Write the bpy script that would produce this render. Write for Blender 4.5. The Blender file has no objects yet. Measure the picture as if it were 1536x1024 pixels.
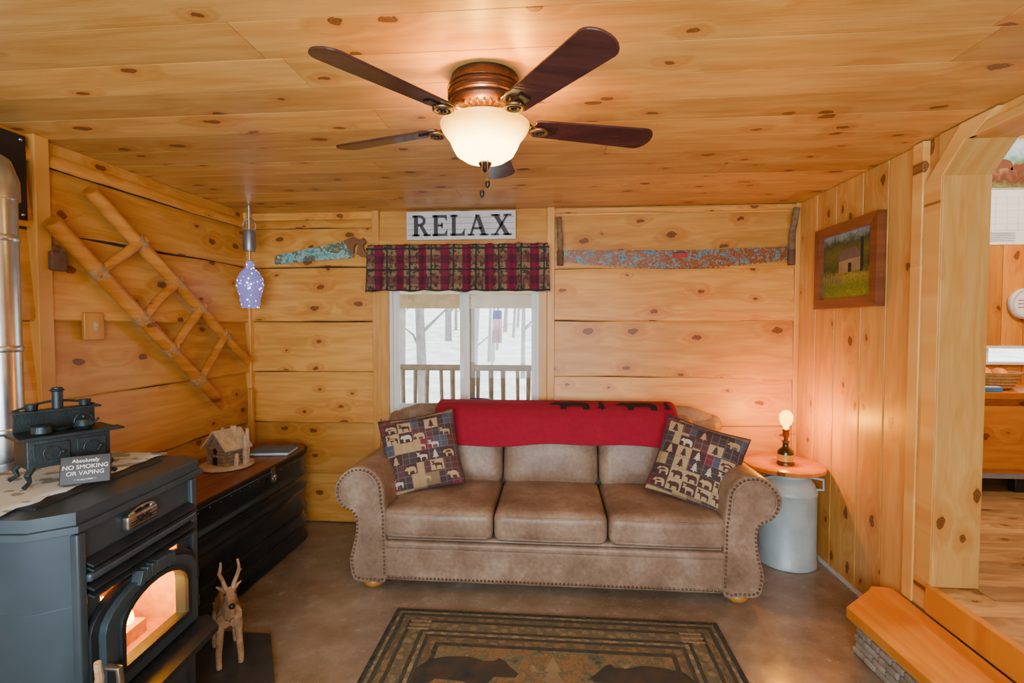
import bpy,bmesh,math,random
from mathutils import Vector,Matrix,noise,Euler
from mathutils.geometry import tessellate_polygon
random.seed(7)
S=bpy.context.scene
COL=S.collection
rad=math.radians

# ------------------------------------------------------------------ materials
class NT:
    def __init__(s,name):
        m=bpy.data.materials.new(name); m.use_nodes=True
        s.mat=m; s.t=m.node_tree; s.t.nodes.clear()
        s.out=s.n('ShaderNodeOutputMaterial'); s.b=s.n('ShaderNodeBsdfPrincipled')
        s.l(s.b.outputs[0],s.out.inputs[0])
    def n(s,t): return s.t.nodes.new(t)
    def l(s,a,b): s.t.links.new(a,b)
    def put(s,sock,v):
        if hasattr(v,'is_output'): s.l(v,sock)
        elif isinstance(v,(tuple,list)):
            sock.default_value=tuple(v)+((1,) if len(v)==3 and len(sock.default_value)==4 else ())
        else: sock.default_value=v
    def math(s,op,a,b=0.0,c=None,clamp=False):
        n=s.n('ShaderNodeMath'); n.operation=op; n.use_clamp=clamp
        s.put(n.inputs[0],a); s.put(n.inputs[1],b)
        if c is not None: s.put(n.inputs[2],c)
        return n.outputs[0]
    def mix(s,f,a,b,bt='MIX'):
        n=s.n('ShaderNodeMix'); n.data_type='RGBA'; n.blend_type=bt
        s.put(n.inputs[0],f); s.put(n.inputs[6],a); s.put(n.inputs[7],b)
        return n.outputs[2]
    def comb(s,x,y,z=0.0):
        n=s.n('ShaderNodeCombineXYZ'); s.put(n.inputs[0],x); s.put(n.inputs[1],y); s.put(n.inputs[2],z)
        return n.outputs[0]
    def obj(s): return s.n('ShaderNodeTexCoord').outputs['Object']
    def sep(s,v=None):
        n=s.n('ShaderNodeSeparateXYZ'); s.l(v if v is not None else s.obj(),n.inputs[0]); return n.outputs
    def noise(s,vec,scale=5,detail=3,rough=.5,dist=0):
        n=s.n('ShaderNodeTexNoise'); s.l(vec,n.inputs['Vector'])
        n.inputs['Scale'].default_value=scale; n.inputs['Detail'].default_value=detail
        n.inputs['Roughness'].default_value=rough; n.inputs['Distortion'].default_value=dist
        return n.outputs[0]
    def ramp(s,f,stops,interp='LINEAR'):
        n=s.n('ShaderNodeValToRGB'); n.color_ramp.interpolation=interp
        e=n.color_ramp.elements
        while len(e)>1: e.remove(e[-1])
        e[0].position=stops[0][0]; e[0].color=tuple(stops[0][1])+(1,)
        for p,c in stops[1:]:
            q=e.new(p); q.color=tuple(c)+(1,)
        s.put(n.inputs[0],f); return n.outputs[0]
    def mr(s,v,a,b,c=0.,d=1.):
        n=s.n('ShaderNodeMapRange'); s.put(n.inputs[0],v)
        for i,x in enumerate((a,b,c,d)): n.inputs[i+1].default_value=x
        return n.outputs[0]
    def bump(s,h,strength=.2,dist=.01):
        n=s.n('ShaderNodeBump'); n.inputs['Strength'].default_value=strength; n.inputs['Distance'].default_value=dist
        s.l(h,n.inputs['Height']); s.l(n.outputs[0],s.b.inputs['Normal'])
    def fin(s,col,rough=.5,metal=0.,spec=None):
        s.put(s.b.inputs['Base Color'],col); s.put(s.b.inputs['Roughness'],rough); s.put(s.b.inputs['Metallic'],metal)
        if spec is not None: s.b.inputs['Specular IOR Level'].default_value=spec
        return s.mat

def plain(name,c,rough=.5,metal=0.,var=.25,scale=8,bump=0.,c2=None,spec=None):
    t=NT(name); o=t.obj(); n=t.noise(o,scale,4,.6)
    a=c2 if c2 else tuple(x*(1-var) for x in c); b=c if c2 else tuple(min(1,x*(1+var)) for x in c)
    f=t.mr(n,.3,.7)
    if bump: t.bump(t.noise(o,scale*6,4,.6),bump,.004)
    return t.fin(t.mix(f,a,b),rough,metal,spec)

def emis(name,c,strength,c2=None):
    t=NT(name); n=t.noise(t.obj(),14,3)
    col=t.mix(t.mr(n,.35,.65),c,c2 if c2 else tuple(x*.9 for x in c))
    t.put(t.b.inputs['Base Color'],col); t.put(t.b.inputs['Emission Color'],col)
    t.b.inputs['Emission Strength'].default_value=strength
    return t.mat

def wood(name,light,dark,g='X',c='Z',knots=True,kn=(.10,.032,.010),rough=.40,gs=1.,bmp=.2,isl=True,vary=.28,ks=1.):
    t=NT(name); o=t.sep(); ix={'X':0,'Y':1,'Z':2}
    if isl:
        geo=t.n('ShaderNodeNewGeometry'); rnd=geo.outputs['Random Per Island']
    else: rnd=.37
    G=t.math('MULTIPLY_ADD',rnd,23.,o[ix[g]]); C=t.math('MULTIPLY_ADD',rnd,11.,o[ix[c]])
    sc=lambda a,k: t.math('MULTIPLY',a,k*gs)
    r40=t.math('MULTIPLY',rnd,40.)
    n1=t.noise(t.comb(sc(G,.9),sc(C,7.),r40),1,3,.5)
    fib=t.noise(t.comb(sc(G,5.),sc(C,130.),r40),1,3,.6)
    n2=t.noise(t.comb(sc(G,1.2),sc(C,3.),r40),1.3,2)
    n3=t.noise(t.comb(sc(G,2.2),sc(C,14.),r40),1.,3,.6)
    base=t.math('MULTIPLY',n1,11.)
    if knots:
        v=t.n('ShaderNodeTexVoronoi'); v.voronoi_dimensions='2D'; v.inputs['Scale'].default_value=1
        wob=t.noise(t.comb(G,C,r40),16,3,.6); wob2=t.noise(t.comb(C,G,r40),22,3,.6)
        t.l(t.comb(t.math('MULTIPLY_ADD',wob,.18,sc(G,3.0*ks)),t.math('MULTIPLY_ADD',wob2,.18,sc(C,5.4*ks)),0),v.inputs['Vector'])
        sp=t.sep(v.outputs['Color'])
        mask=t.math('GREATER_THAN',sp[0],.32)
        size=t.mr(sp[1],0,1,.4,1.3)
        d=t.math('DIVIDE',v.outputs['Distance'],size)
        halo=t.math('MULTIPLY',t.mr(d,.0,.40,1,0),mask)
        k=t.math('MULTIPLY',t.mr(d,.04,.085,1,0),mask)
        ring=t.math('MULTIPLY',t.mr(t.math('ABSOLUTE',t.math('SUBTRACT',d,.07)),.0,.022,1,0),mask)
        base=t.math('MULTIPLY_ADD',halo,3.5,base)
    rings=t.math('PINGPONG',base,1.)
    f=t.math('ADD',t.math('MULTIPLY',rings,.36),t.math('MULTIPLY',fib,.48))
    f=t.math('MULTIPLY_ADD',t.mr(n2,.3,.7),.36,f,)
    f=t.mr(f,.25,.98)
    col=t.mix(f,light,dark)
    col=t.mix(t.mr(n3,.54,.72,0,.6),col,(dark[0]*1.05,dark[1]*.80,dark[2]*.5))
    if knots:
        col=t.mix(t.math('MULTIPLY',halo,.62),col,(dark[0]*.90,dark[1]*.60,dark[2]*.33))
        col=t.mix(t.math('MULTIPLY',k,.88),col,tuple(x*1.3 for x in kn))
        col=t.mix(t.math('MULTIPLY',ring,.9),col,tuple(x*.5 for x in kn))
    if isl:
        br=t.mr(rnd,0,1,1-vary*.7,1+vary*.45)
        col=t.mix(1.,col,t.comb(br,br,br),'MULTIPLY')
    t.bump(fib,bmp,.003)
    return t.fin(col,rough)

PL=(.74,.40,.088); PD=(.52,.225,.034)
M={}
M['pine_xz']=wood('pine_wall_back',PL,PD,'X','Z',vary=.25)
M['pine_yz']=wood('pine_wall_left',PL,PD,'Y','Z',vary=.25)
M['pine_zy']=wood('pine_wall_right',(.76,.44,.115),(.56,.27,.048),'Z','Y',vary=.24)
M['pine_xy']=wood('pine_ceiling',(.67,.405,.115),(.47,.235,.050),'X','Y',vary=.32)
M['trimv']=wood('pine_trim',(.72,.40,.09),(.55,.25,.04),'Z','X',knots=False)
M['post']=wood('pine_post',(.78,.49,.14),(.62,.32,.07),'Z','X',gs=1.2)
M['orange']=wood('orange_stained',(.78,.32,.032),(.58,.19,.014),'Y','X',rough=.28)
M['orangex']=wood('orange_stained_cab',(.60,.22,.025),(.40,.12,.01),'X','Z',rough=.3)
M['orangev']=wood('orange_boards',(.62,.25,.025),(.44,.14,.012),'Z','X')
M['floor2']=wood('plank_floor',(.55,.34,.13),(.24,.125,.045),'X','Y',rough=.3,vary=.5)
M['log']=wood('peeled_log',(.60,.27,.05),(.38,.13,.015),'Y','Z',gs=1.2,isl=False)
M['rope']=plain('rope',(.36,.22,.09),.9,scale=60,bump=.4)
M['vinyl']=plain('white_vinyl',(.70,.75,.72),.4,var=.04)
M['lid']=wood('lid_redbrown',(.26,.09,.045),(.13,.045,.022),'Y','X',knots=False,rough=.36)
M['blackpaint']=plain('black_gloss_paint',(.030,.048,.065),.20,.55,var=.3,scale=3)
M['stove']=plain('stove_charcoal_paint',(.042,.068,.088),.34,.3,var=.18,scale=5)
M['stoved']=plain('stove_dark_cast',(.020,.028,.036),.42,.4,scale=20,bump=.15)
M['iron']=plain('cast_iron',(.024,.042,.052),.40,.6,scale=30,bump=.3)
M['brass']=plain('antique_silver',(.30,.27,.23),.35,.9,scale=40)
M['galv']=plain('galvanised_steel',(.52,.58,.62),.25,.95,var=.15,scale=12)
M['black']=plain('matte_black',(.008,.008,.010),.5)
M['bronze']=plain('oiled_bronze',(.022,.011,.008),.38,.35,scale=10)
M['bladew']=wood('fan_blade_walnut',(.065,.024,.020),(.020,.010,.011),'X','Y',knots=False,rough=.18,isl=False)
M['goldb']=plain('burnished_gold',(.24,.14,.055),.35,.9)
M['cream']=plain('old_milkcan_paint',(.42,.56,.60),.45,.1,var=.12,scale=10,bump=.1)
M['rust']=plain('rusted_iron',(.14,.08,.05),.8,.3,scale=40,bump=.4)
M['whitepaint']=plain('white_paint',(.60,.64,.68),.6,var=.12)
M['greypaint']=plain('charcoal_letter',(.035,.04,.05),.6)
M['red']=plain('red_fleece',(.30,.003,.028),.95,var=.10,scale=30,bump=.3)
M['blackcloth']=plain('black_fleece',(.012,.008,.01),.95)
M['drift']=plain('driftwood',(.52,.34,.19),.8,scale=25,bump=.5,c2=(.20,.115,.055))
M['bark']=plain('rough_bark',(.26,.19,.11),.9,scale=30,bump=.6,c2=(.12,.075,.04))
M['stone']=plain('field_stone',(.38,.35,.30),.9,scale=18,bump=.6,c2=(.17,.15,.125))
M['blue']=plain('blue_cover',(.05,.16,.34),.45)
M['paper']=plain('paper',(.74,.77,.78),.7,var=.05)
M['slate']=plain('slate_pad',(.04,.045,.048),.35,scale=12,bump=.2)
M['brick']=plain('fire_brick',(.85,.42,.045),.9,scale=30,bump=.3,c2=(.60,.24,.02))
M['flame']=emis('flame',(1,.50,.02),13,(1,.72,.12))
M['ember']=emis('embers',(1,.28,.005),5,(1,.45,.01))
M['woodcrate']=plain('grey_cedar',(.36,.29,.20),.85,scale=40,bump=.5,c2=(.17,.12,.07))
M['wicker']=plain('wicker',(.60,.36,.10),.7,scale=70,bump=.6,c2=(.30,.16,.04))
M['yellow']=plain('gold_label',(.8,.5,.06),.3,.3)
M['darkglass']=plain('dark_amber_glass',(.05,.025,.006),.08)
M['hair']=plain('dark_gap',(.05,.025,.008),.9)
M['seam_shade']=plain('seam_and_lip_shadow',(.09,.04,.012),.9,scale=30,bump=.5,c2=(.03,.015,.006))  # dark seam colour: open gaps plus painted shadow under the board lips

def m_bulb():
    t=NT('edison_bulb')
    tr=t.n('ShaderNodeBsdfTransparent'); em=t.n('ShaderNodeEmission'); mx=t.n('ShaderNodeMixShader')
    nz=t.noise(t.obj(),40,2); t.put(em.inputs[0],t.mix(nz,(1,.40,.0),(1,.50,.01))); em.inputs[1].default_value=11
    mx.inputs[0].default_value=.6
    t.l(tr.outputs[0],mx.inputs[1]); t.l(em.outputs[0],mx.inputs[2]); t.l(mx.outputs[0],t.out.inputs[0]); return t.mat
M['bulb']=m_bulb()
def m_floor():
    t=NT('stained_concrete'); o=t.obj()
    a=t.noise(o,1.5,6,.65); b=t.noise(o,7,5,.62); c=t.noise(o,90,2,.5)
    f=t.math('MULTIPLY_ADD',b,.4,t.math('MULTIPLY',a,.8))
    col=t.ramp(f,[(.44,(.165,.112,.068)),(.55,(.225,.172,.118)),(.65,(.275,.228,.172)),(.78,(.36,.32,.26))])
    col=t.mix(t.mr(c,.64,.72,0,.55),col,(.48,.44,.37))
    t.bump(b,.05,.01)
    return t.fin(col,t.mr(b,.3,.7,.14,.32))
M['floor']=m_floor()
def m_leather():
    t=NT('distressed_leather'); o=t.obj()
    a=t.noise(o,5,5,.6); b=t.noise(o,45,4,.65)
    f=t.math('MULTIPLY_ADD',b,.35,t.math('MULTIPLY',a,.75))
    col=t.ramp(f,[(.35,(.145,.092,.058)),(.55,(.250,.176,.122)),(.72,(.37,.29,.215))])
    t.bump(t.noise(o,160,3,.6),.25,.002)
    return t.fin(col,.44)
M['leather']=m_leather()
M['nail']=plain('nailhead_brass',(.20,.13,.08),.35,.9)
M['foot']=wood('bun_foot_oak',(.60,.30,.05),(.38,.16,.02),'X','Y',knots=False,isl=False)
def m_valance():
    t=NT('lodge_plaid'); o=t.sep()
    X=o[0];Z=o[2]
    fx=t.math('FRACT',t.math('MULTIPLY',X,6.5)); fz=t.math('FRACT',t.math('MULTIPLY',Z,7.))
    colx=t.math('LESS_THAN',fx,.40); rz=t.math('LESS_THAN',fz,.40)
    n=t.noise(t.obj(),38,2); n2=t.mr(n,.50,.56)
    olive=t.mix(n2,(.20,.15,.07),(.05,.04,.03))
    burg=(.17,.007,.035)
    c=t.mix(colx,olive,burg)
    c=t.mix(t.math('MULTIPLY',rz,.6),c,t.mix(colx,(.10,.015,.03),(.02,.012,.02)))
    ln=t.math('LESS_THAN',t.math('ABSOLUTE',t.math('SUBTRACT',fx,.62)),.03)
    ln2=t.math('LESS_THAN',t.math('ABSOLUTE',t.math('SUBTRACT',fz,.7)),.04)
    c=t.mix(t.math('MAXIMUM',ln,ln2),c,(.02,.02,.03))
    return t.fin(c,.9)
M['valance']=m_valance()
def m_pillow():
    t=NT('lodge_patchwork'); o=t.sep()
    qx=t.math('FLOOR',t.math('MULTIPLY',o[0],13.)); qy=t.math('FLOOR',t.math('MULTIPLY',o[1],15.))
    w=t.n('ShaderNodeTexWhiteNoise'); w.noise_dimensions='2D'; t.l(t.comb(qx,qy,0),w.inputs['Vector'])
    c=t.ramp(w.outputs['Value'],[(0,(.085,.04,.045)),(.3,(.38,.28,.14)),(.48,(.05,.04,.05)),(.65,(.21,.16,.09)),(.8,(.15,.025,.05)),(.9,(.06,.08,.13))],'CONSTANT')
    fx=t.math('FRACT',t.math('MULTIPLY',o[0],26.)); fy=t.math('FRACT',t.math('MULTIPLY',o[1],30.))
    ln=t.math('MAXIMUM',t.math('LESS_THAN',fx,.09),t.math('LESS_THAN',fy,.09))
    c=t.mix(t.math('MULTIPLY',ln,.6),c,(.24,.17,.10))
    return t.fin(c,.9)
M['pillow']=m_pillow()
M['tan']=plain('tan_weave',(.40,.30,.16),.9,var=.1); M['plum']=plain('plum_weave',(.06,.028,.03),.9)
M['snow']=plain('pale_weave',(.50,.47,.40),.9,var=.1)
def m_paint(name,sc,stops):
    t=NT(name); n=t.noise(t.obj(),sc,5,.7,.6)
    return t.fin(t.ramp(n,stops),.4)
M['sawpaint']=m_paint('autumn_saw_painting',20,[(.3,(.005,.05,.10)),(.40,(.03,.16,.26)),(.44,(.20,.32,.36)),(.47,(.04,.05,.015)),(.50,(.40,.09,.01)),(.535,(.05,.07,.02)),(.57,(.26,.03,.015)),(.60,(.30,.20,.06)),(.64,(.10,.24,.32)),(.72,(.04,.02,.01))])
M['sawpaint2']=m_paint('lake_saw_painting',10,[(.35,(.03,.24,.26)),(.46,(.28,.52,.50)),(.54,(.03,.08,.05)),(.58,(.25,.20,.10)),(.65,(.45,.62,.62))])
def m_canvas():
    t=NT('landscape_painting'); o=t.sep()
    n=t.noise(t.obj(),22,5,.75,.5); h=t.math('MULTIPLY_ADD',n,.12,o[2])
    c=t.ramp(t.mr(h,1.58,2.02),[(.0,(.10,.15,.008)),(.14,(.38,.37,.02)),(.28,(.18,.25,.012)),(.42,(.34,.30,.04)),(.52,(.04,.07,.012)),(.72,(.15,.15,.02)),(.86,(.05,.07,.02)),(.95,(.28,.42,.48))])
    c=t.mix(t.mr(t.noise(t.obj(),70,3,.7),.4,.65,0,.5),c,(.03,.045,.008))
    return t.fin(c,.45)
M['canvas']=m_canvas()
def m_horse():
    t=NT('calendar_picture'); o=t.sep()
    n=t.noise(t.obj(),16,4,.7); h=t.math('MULTIPLY_ADD',n,.25,o[2])
    c=t.ramp(t.mr(h,2.5,2.95),[(0,(.20,.30,.08)),(.25,(.10,.03,.015)),(.42,(.30,.13,.06)),(.5,(.12,.30,.10)),(.62,(.25,.48,.62)),(.8,(.55,.72,.82)),(1,(.15,.35,.6))])
    return t.fin(c,.5)
M['horse']=m_horse()
def m_rug(hx,hy):
    t=NT('lodge_rug_pile'); o=t.sep()
    d=t.math('MINIMUM',t.math('SUBTRACT',hx,t.math('ABSOLUTE',o[0])),t.math('SUBTRACT',hy,t.math('ABSOLUTE',o[1])))
    n=t.noise(t.obj(),9,4,.7); n3=t.noise(t.obj(),220,2)
    d2=t.math('MULTIPLY_ADD',t.math('SUBTRACT',t.noise(t.obj(),40,2),.5),.010,d)
    bord=t.ramp(t.math('DIVIDE',d2,.30),[(0,(.016,.030,.038)),(.08,(.34,.28,.17)),(.13,(.045,.055,.042)),(.20,(.25,.19,.10)),(.30,(.05,.05,.035)),(.36,(.28,.23,.13)),(.54,(.045,.048,.035)),(.60,(.36,.29,.17)),(.66,(.05,.055,.04)),(.72,(.26,.17,.085)),(.84,(.035,.045,.04))],'CONSTANT')
    vine=t.n('ShaderNodeTexVoronoi'); vine.inputs['Scale'].default_value=26; t.l(t.obj(),vine.inputs['Vector'])
    bord=t.mix(t.mr(vine.outputs['Distance'],.35,.5,0,.55),bord,(.07,.08,.06))
    field=t.ramp(n,[(.30,(.04,.07,.07)),(.42,(.19,.19,.10)),(.50,(.30,.17,.08)),(.58,(.14,.15,.08)),(.68,(.36,.28,.16))])
    c=t.mix(t.math('GREATER_THAN',d,.275),bord,field)
    c=t.mix(t.mr(n3,.35,.7,0,.45),c,(.025,.03,.025))
    c=t.mix(t.mr(t.noise(t.obj(),30,3),.55,.68,0,.45),c,(.06,.085,.08))
    t.bump(n3,.6,.004)
    return t.fin(c,.95)
M['bearfur']=plain('rug_bear_pile',(.016,.032,.038),.95,scale=12,c2=(.075,.05,.028))
M['grass']=plain('bright_winter_ground',(.80,.79,.76),.9,scale=1.6,c2=(.42,.40,.36))
M['trunk']=plain('grey_tree_bark',(.20,.18,.165),.9,scale=6)
M['decklog']=plain('porch_log',(.30,.25,.18),.8,scale=10)
def m_glass():
    t=NT('window_glass'); n=t.n
    tr=n('ShaderNodeBsdfTransparent'); gl=n('ShaderNodeBsdfGlossy'); mx=n('ShaderNodeMixShader')
    gl.inputs['Roughness'].default_value=.02
    t.put(mx.inputs[0],t.mr(t.noise(t.obj(),2,1),0,1,.02,.04)); t.l(tr.outputs[0],mx.inputs[1]); t.l(gl.outputs[0],mx.inputs[2]); t.l(mx.outputs[0],t.out.inputs[0])
    return t.mat
M['glass']=m_glass()
def m_jar():
    t=NT('frosted_jar_with_lights'); o=t.obj()
    v=t.n('ShaderNodeTexVoronoi'); v.inputs['Scale'].default_value=42; t.l(o,v.inputs['Vector'])
    spot=t.mr(v.outputs['Distance'],.12,.28,1,0)
    col=t.mix(spot,(.20,.20,.55),(.9,.92,1))
    t.put(t.b.inputs['Emission Color'],col); t.put(t.b.inputs['Emission Strength'],t.mr(spot,0,1,.6,9.))
    return t.fin(col,.15)
M['jar']=m_jar()
def m_bowl():
    t=NT('alabaster_bowl'); o=t.sep()
    h=t.mr(o[2],1.965,2.085)
    n=t.noise(t.obj(),9,3)
    col=t.mix(t.mr(h,.35,.80),(1,.68,.22),(1,.46,.03))
    col=t.mix(t.mr(n,.4,.7,0,.3),col,(1,.6,.15))
    t.put(t.b.inputs['Emission Color'],col); t.put(t.b.inputs['Emission Strength'],t.mr(h,.35,.90,14.,2.2))
    return t.fin(col,.3)
M['bowl']=m_bowl()
def m_flag():
    t=NT('flag_stripes'); o=t.sep()
    s=t.math('GREATER_THAN',t.math('FRACT',t.math('MULTIPLY',o[0],46.)),.5)
    c=t.mix(s,(.9,.9,.9),(.5,.01,.03))
    c=t.mix(t.math('GREATER_THAN',o[2],1.50),c,(.03,.05,.25))
    return t.fin(c,.8)
M['flagm']=m_flag()

# ------------------------------------------------------------------ mesh builder
class MB:
    def __init__(s): s.v=[];s.f=[];s.m=[];s.M=Matrix()
    def add(s,vs,fs,m=0):
        o=len(s.v); s.v+=[s.M@Vector(v) for v in vs]
        s.f+=[tuple(i+o for i in f) for f in fs]
        s.m+=(list(m) if isinstance(m,(list,tuple)) else [m]*len(fs))
    def box(s,x0,x1,y0,y1,z0,z1,m=0):
        s.add([(x,y,z) for x in (x0,x1) for y in (y0,y1) for z in (z0,z1)],
              [(0,1,3,2),(4,6,7,5),(0,4,5,1),(2,3,7,6),(0,2,6,4),(1,5,7,3)],m)
    def obox(s,c,h,R,m=0):
        old=s.M; s.M=old@Matrix.Translation(c)@R.to_4x4(); s.box(-h[0],h[0],-h[1],h[1],-h[2],h[2],m); s.M=old
    def rbox(s,c,h,r,m=0,k=6,puff=(0,0,0),R=None):
        h=list(h); r=min(r,min(h)*.98); ax=[]
        for i in range(3):
            a=[-h[i],-h[i]+r*.3,-h[i]+r*.62,-h[i]+r]
            inn=[-h[i]+r+(2*(h[i]-r))*j/(k) for j in range(1,k)]
            ax.append(a+inn+[-q for q in reversed(a)])
        idx={};vs=[];fs=[]
        def vert(p):
            key=tuple(round(q,6) for q in p)
            if key in idx: return idx[key]
            P=Vector(p); I=Vector([max(-(h[i]-r),min(h[i]-r,p[i])) for i in range(3)])
            d=P-I
            if d.length>1e-9: P=I+d.normalized()*r
            nn=[P[i]/h[i] for i in range(3)]
            for i in range(3):
                a,b=[j for j in range(3) if j!=i]
                P[i]+=puff[i]*nn[i]*max(0,1-nn[a]**2)*max(0,1-nn[b]**2)
            idx[key]=len(vs); vs.append(P); return idx[key]
        for i in range(3):
            a,b=[j for j in range(3) if j!=i]
            for sg in (-1,1):
                for ia in range(len(ax[a])-1):
                    for ib in range(len(ax[b])-1):
                        q=[]
                        for da,db in ((0,0),(1,0),(1,1),(0,1)):
                            p=[0,0,0]; p[i]=sg*h[i]; p[a]=ax[a][ia+da]; p[b]=ax[b][ib+db]
                            q.append(vert(p))
                        if len(set(q))>=3: fs.append(tuple(q))
        old=s.M; s.M=old@Matrix.Translation(c)@(R.to_4x4() if R else Matrix()); s.add(vs,fs,m); s.M=old
    def tube(s,pts,rs,seg=12,m=0,cap=True):
        pts=[Vector(p) for p in pts]
        if not isinstance(rs,(list,tuple)): rs=[rs]*len(pts)
        vs=[];fs=[]; up=None
        for i,p in enumerate(pts):
            t=(pts[min(i+1,len(pts)-1)]-pts[max(i-1,0)]).normalized()
            if up is None: up=t.orthogonal().normalized()
            else:
                up=(up-t*up.dot(t))
                up=up.normalized() if up.length>1e-6 else t.orthogonal().normalized()
            b=t.cross(up)
            for j in range(seg):
                a=2*math.pi*j/seg; vs.append(p+(up*math.cos(a)+b*math.sin(a))*rs[i])
        for i in range(len(pts)-1):
            for j in range(seg):
                k=(j+1)%seg; fs.append((i*seg+j,i*seg+k,(i+1)*seg+k,(i+1)*seg+j))
        if cap:
            fs.append(tuple(range(seg))[::-1]); o=(len(pts)-1)*seg; fs.append(tuple(range(o,o+seg)))
        s.add(vs,fs,m)
    def cyl(s,a,b,r0,r1=None,seg=16,m=0): s.tube([a,b],[r0,r0 if r1 is None else r1],seg,m)
    def lathe(s,prof,c=(0,0,0),seg=32,m=0,cap=True):
        vs=[];fs=[];n=len(prof)
        for r,z in prof:
            for j in range(seg):
                a=2*math.pi*j/seg; vs.append((c[0]+r*math.cos(a),c[1]+r*math.sin(a),c[2]+z))
        for i in range(n-1):
            for j in range(seg):
                k=(j+1)%seg; fs.append((i*seg+j,i*seg+k,(i+1)*seg+k,(i+1)*seg+j))
        if cap:
            fs.append(tuple(range(seg))[::-1]); o=(n-1)*seg; fs.append(tuple(range(o,o+seg)))
        s.add(vs,fs,m)
    def sphere(s,c,r,m=0,seg=12,rings=8,sc=(1,1,1)):
        prof=[(r*math.sin(math.pi*i/rings),-r*math.cos(math.pi*i/rings)) for i in range(rings+1)]
        prof[0]=(1e-5,-r);prof[-1]=(1e-5,r)
        old=s.M; s.M=old@Matrix.Translation(c)@Matrix.Diagonal((*sc,1)); s.lathe(prof,seg=seg,m=m); s.M=old
    def prism(s,poly,fn,d0,d1,m=0,back=True):
        n=len(poly)
        vs=[fn(a,b,d0) for a,b in poly]+[fn(a,b,d1) for a,b in poly]
        tr=tessellate_polygon([[Vector((a,b,0)) for a,b in poly]])
        fs=[tuple(t) for t in tr]
        if back: fs+=[(t[2]+n,t[1]+n,t[0]+n) for t in tr]+[(i,(i+1)%n,(i+1)%n+n,i+n) for i in range(n)]
        s.add(vs,fs,m)
    def obj(s,name,mats,smooth=35,bevel=0,parent=None,loc=None,rot=None,bseg=2,sub=0):
        me=bpy.data.meshes.new(name); me.from_pydata(s.v,[],s.f)
        for q in (mats if isinstance(mats,(list,tuple)) else [mats]): me.materials.append(q)
        me.polygons.foreach_set('material_index',s.m)
        bm=bmesh.new(); bm.from_mesh(me); bmesh.ops.recalc_face_normals(bm,faces=bm.faces); bm.to_mesh(me); bm.free()
        if smooth:
            me.shade_smooth(); me.set_sharp_from_angle(angle=rad(smooth))
        o=bpy.data.objects.new(name,me); COL.objects.link(o)
        if loc: o.location=loc
        if rot: o.rotation_euler=rot
        if bevel:
            b=o.modifiers.new('bevel','BEVEL'); b.width=bevel; b.segments=bseg; b.limit_method='ANGLE'; b.angle_limit=rad(40)
        if sub:
            b=o.modifiers.new('sub','SUBSURF'); b.levels=sub; b.render_levels=sub
        if parent: o.parent=parent
        return o
def text(parent,name,body,size,loc,rot,mat,ext=.001,sx=1):
    c=bpy.data.curves.new(name,'FONT'); c.body=body; c.size=size; c.align_x='CENTER'; c.align_y='CENTER'; c.extrude=ext
    c.materials.append(mat); o=bpy.data.objects.new(name,c); COL.objects.link(o)
    o.location=loc; o.rotation_euler=rot; o.scale=(sx,1,1)
    if parent: o.parent=parent; 
    return o
def empty(name,loc=(0,0,0)):
    e=bpy.data.objects.new(name,None); COL.objects.link(e); e.location=loc; e.empty_display_size=.1; return e

XL,XR,YB,YF,H=-2.22,1.63,3.5,-1.3,2.24
# ------------------------------------------------------------------ shell
b=MB(); b.box(XL-.2,XR,YF-.1,YB+.15,-.1,0); b.obj('floor',M['floor'],smooth=0)
b=MB(); b.box(XL-.15,XR+.2,YF-.1,YB+.15,H+.006,H+.1,1)
y=YF
while y<YB:
    w=.185; x=XL-.1; cut=[x]
    q=x+random.uniform(.6,2.6)
    while q<XR: cut.append(q); q+=random.uniform(1.6,3.)
    cut.append(XR+.15)
    for a,c in zip(cut[:-1],cut[1:]): b.box(a+.001,c-.001,y+.0018,min(y+w-.0018,YB),H,H+.014)
    y+=w
b.obj('ceiling',[M['pine_xy'],M['hair']],smooth=0)

def lap(b,fn,s0,s1,z0,z1,seed,step=.05):
    n=max(2,int((s1-s0)/step)); vs=[];fs=[];ms=[]
    for i in range(n+1):
        s=s0+(s1-s0)*i/n
        zb=z0+.005+noise.noise(Vector((s*1.1,seed*3.7,0)))*.014+noise.noise(Vector((s*5,seed*9.1,3)))*.006
        zt=min(H-.001,z1+noise.noise(Vector((s*1.6,seed*5.7,8)))*.011)
        pr=.032+noise.noise(Vector((s*2,seed,7)))*.007
        prof=[(min(zt+.03,H),.001),(zt+.003,.004),(zt-.05,.008),((zb+zt)/2,.018),(zb+.03,pr),(zb+.008,pr),(zb,pr-.008),(zb+.003,.001)]
        vs+=[fn(s,z,p) for z,p in prof]
    k=8
    for i in range(n):
        for j in range(k-1):
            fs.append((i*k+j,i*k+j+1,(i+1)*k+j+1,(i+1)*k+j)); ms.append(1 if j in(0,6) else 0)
    fs.append(tuple(range(k))); fs.append(tuple(n*k+j for j in range(k))[::-1]); ms+=[0,0]
    b.add(vs,fs,ms)
fb=lambda s,z,p:(s,YB-p,z)
fl=lambda s,z,p:(XL+p,s,z)
WX0,WX1,WZ0,WZ1=-1.17,-.085,.80,1.93
b=MB()
b.box(XL-.15,WX0,YB,YB+.12,0,H); b.box(WX1,XR+.15,YB,YB+.12,0,H); b.box(WX0,WX1,YB,YB+.12,0,WZ0); b.box(WX0,WX1,YB,YB+.12,WZ1,H)
SL=[0,.36,.72,1.09,1.45,1.84,2.12,H]; SR=[0,.37,.745,1.07,1.46,1.815,2.19,H]
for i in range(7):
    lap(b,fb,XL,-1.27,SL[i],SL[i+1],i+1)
    lap(b,fb,.005,XR,SR[i],SR[i+1],i+21)
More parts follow.
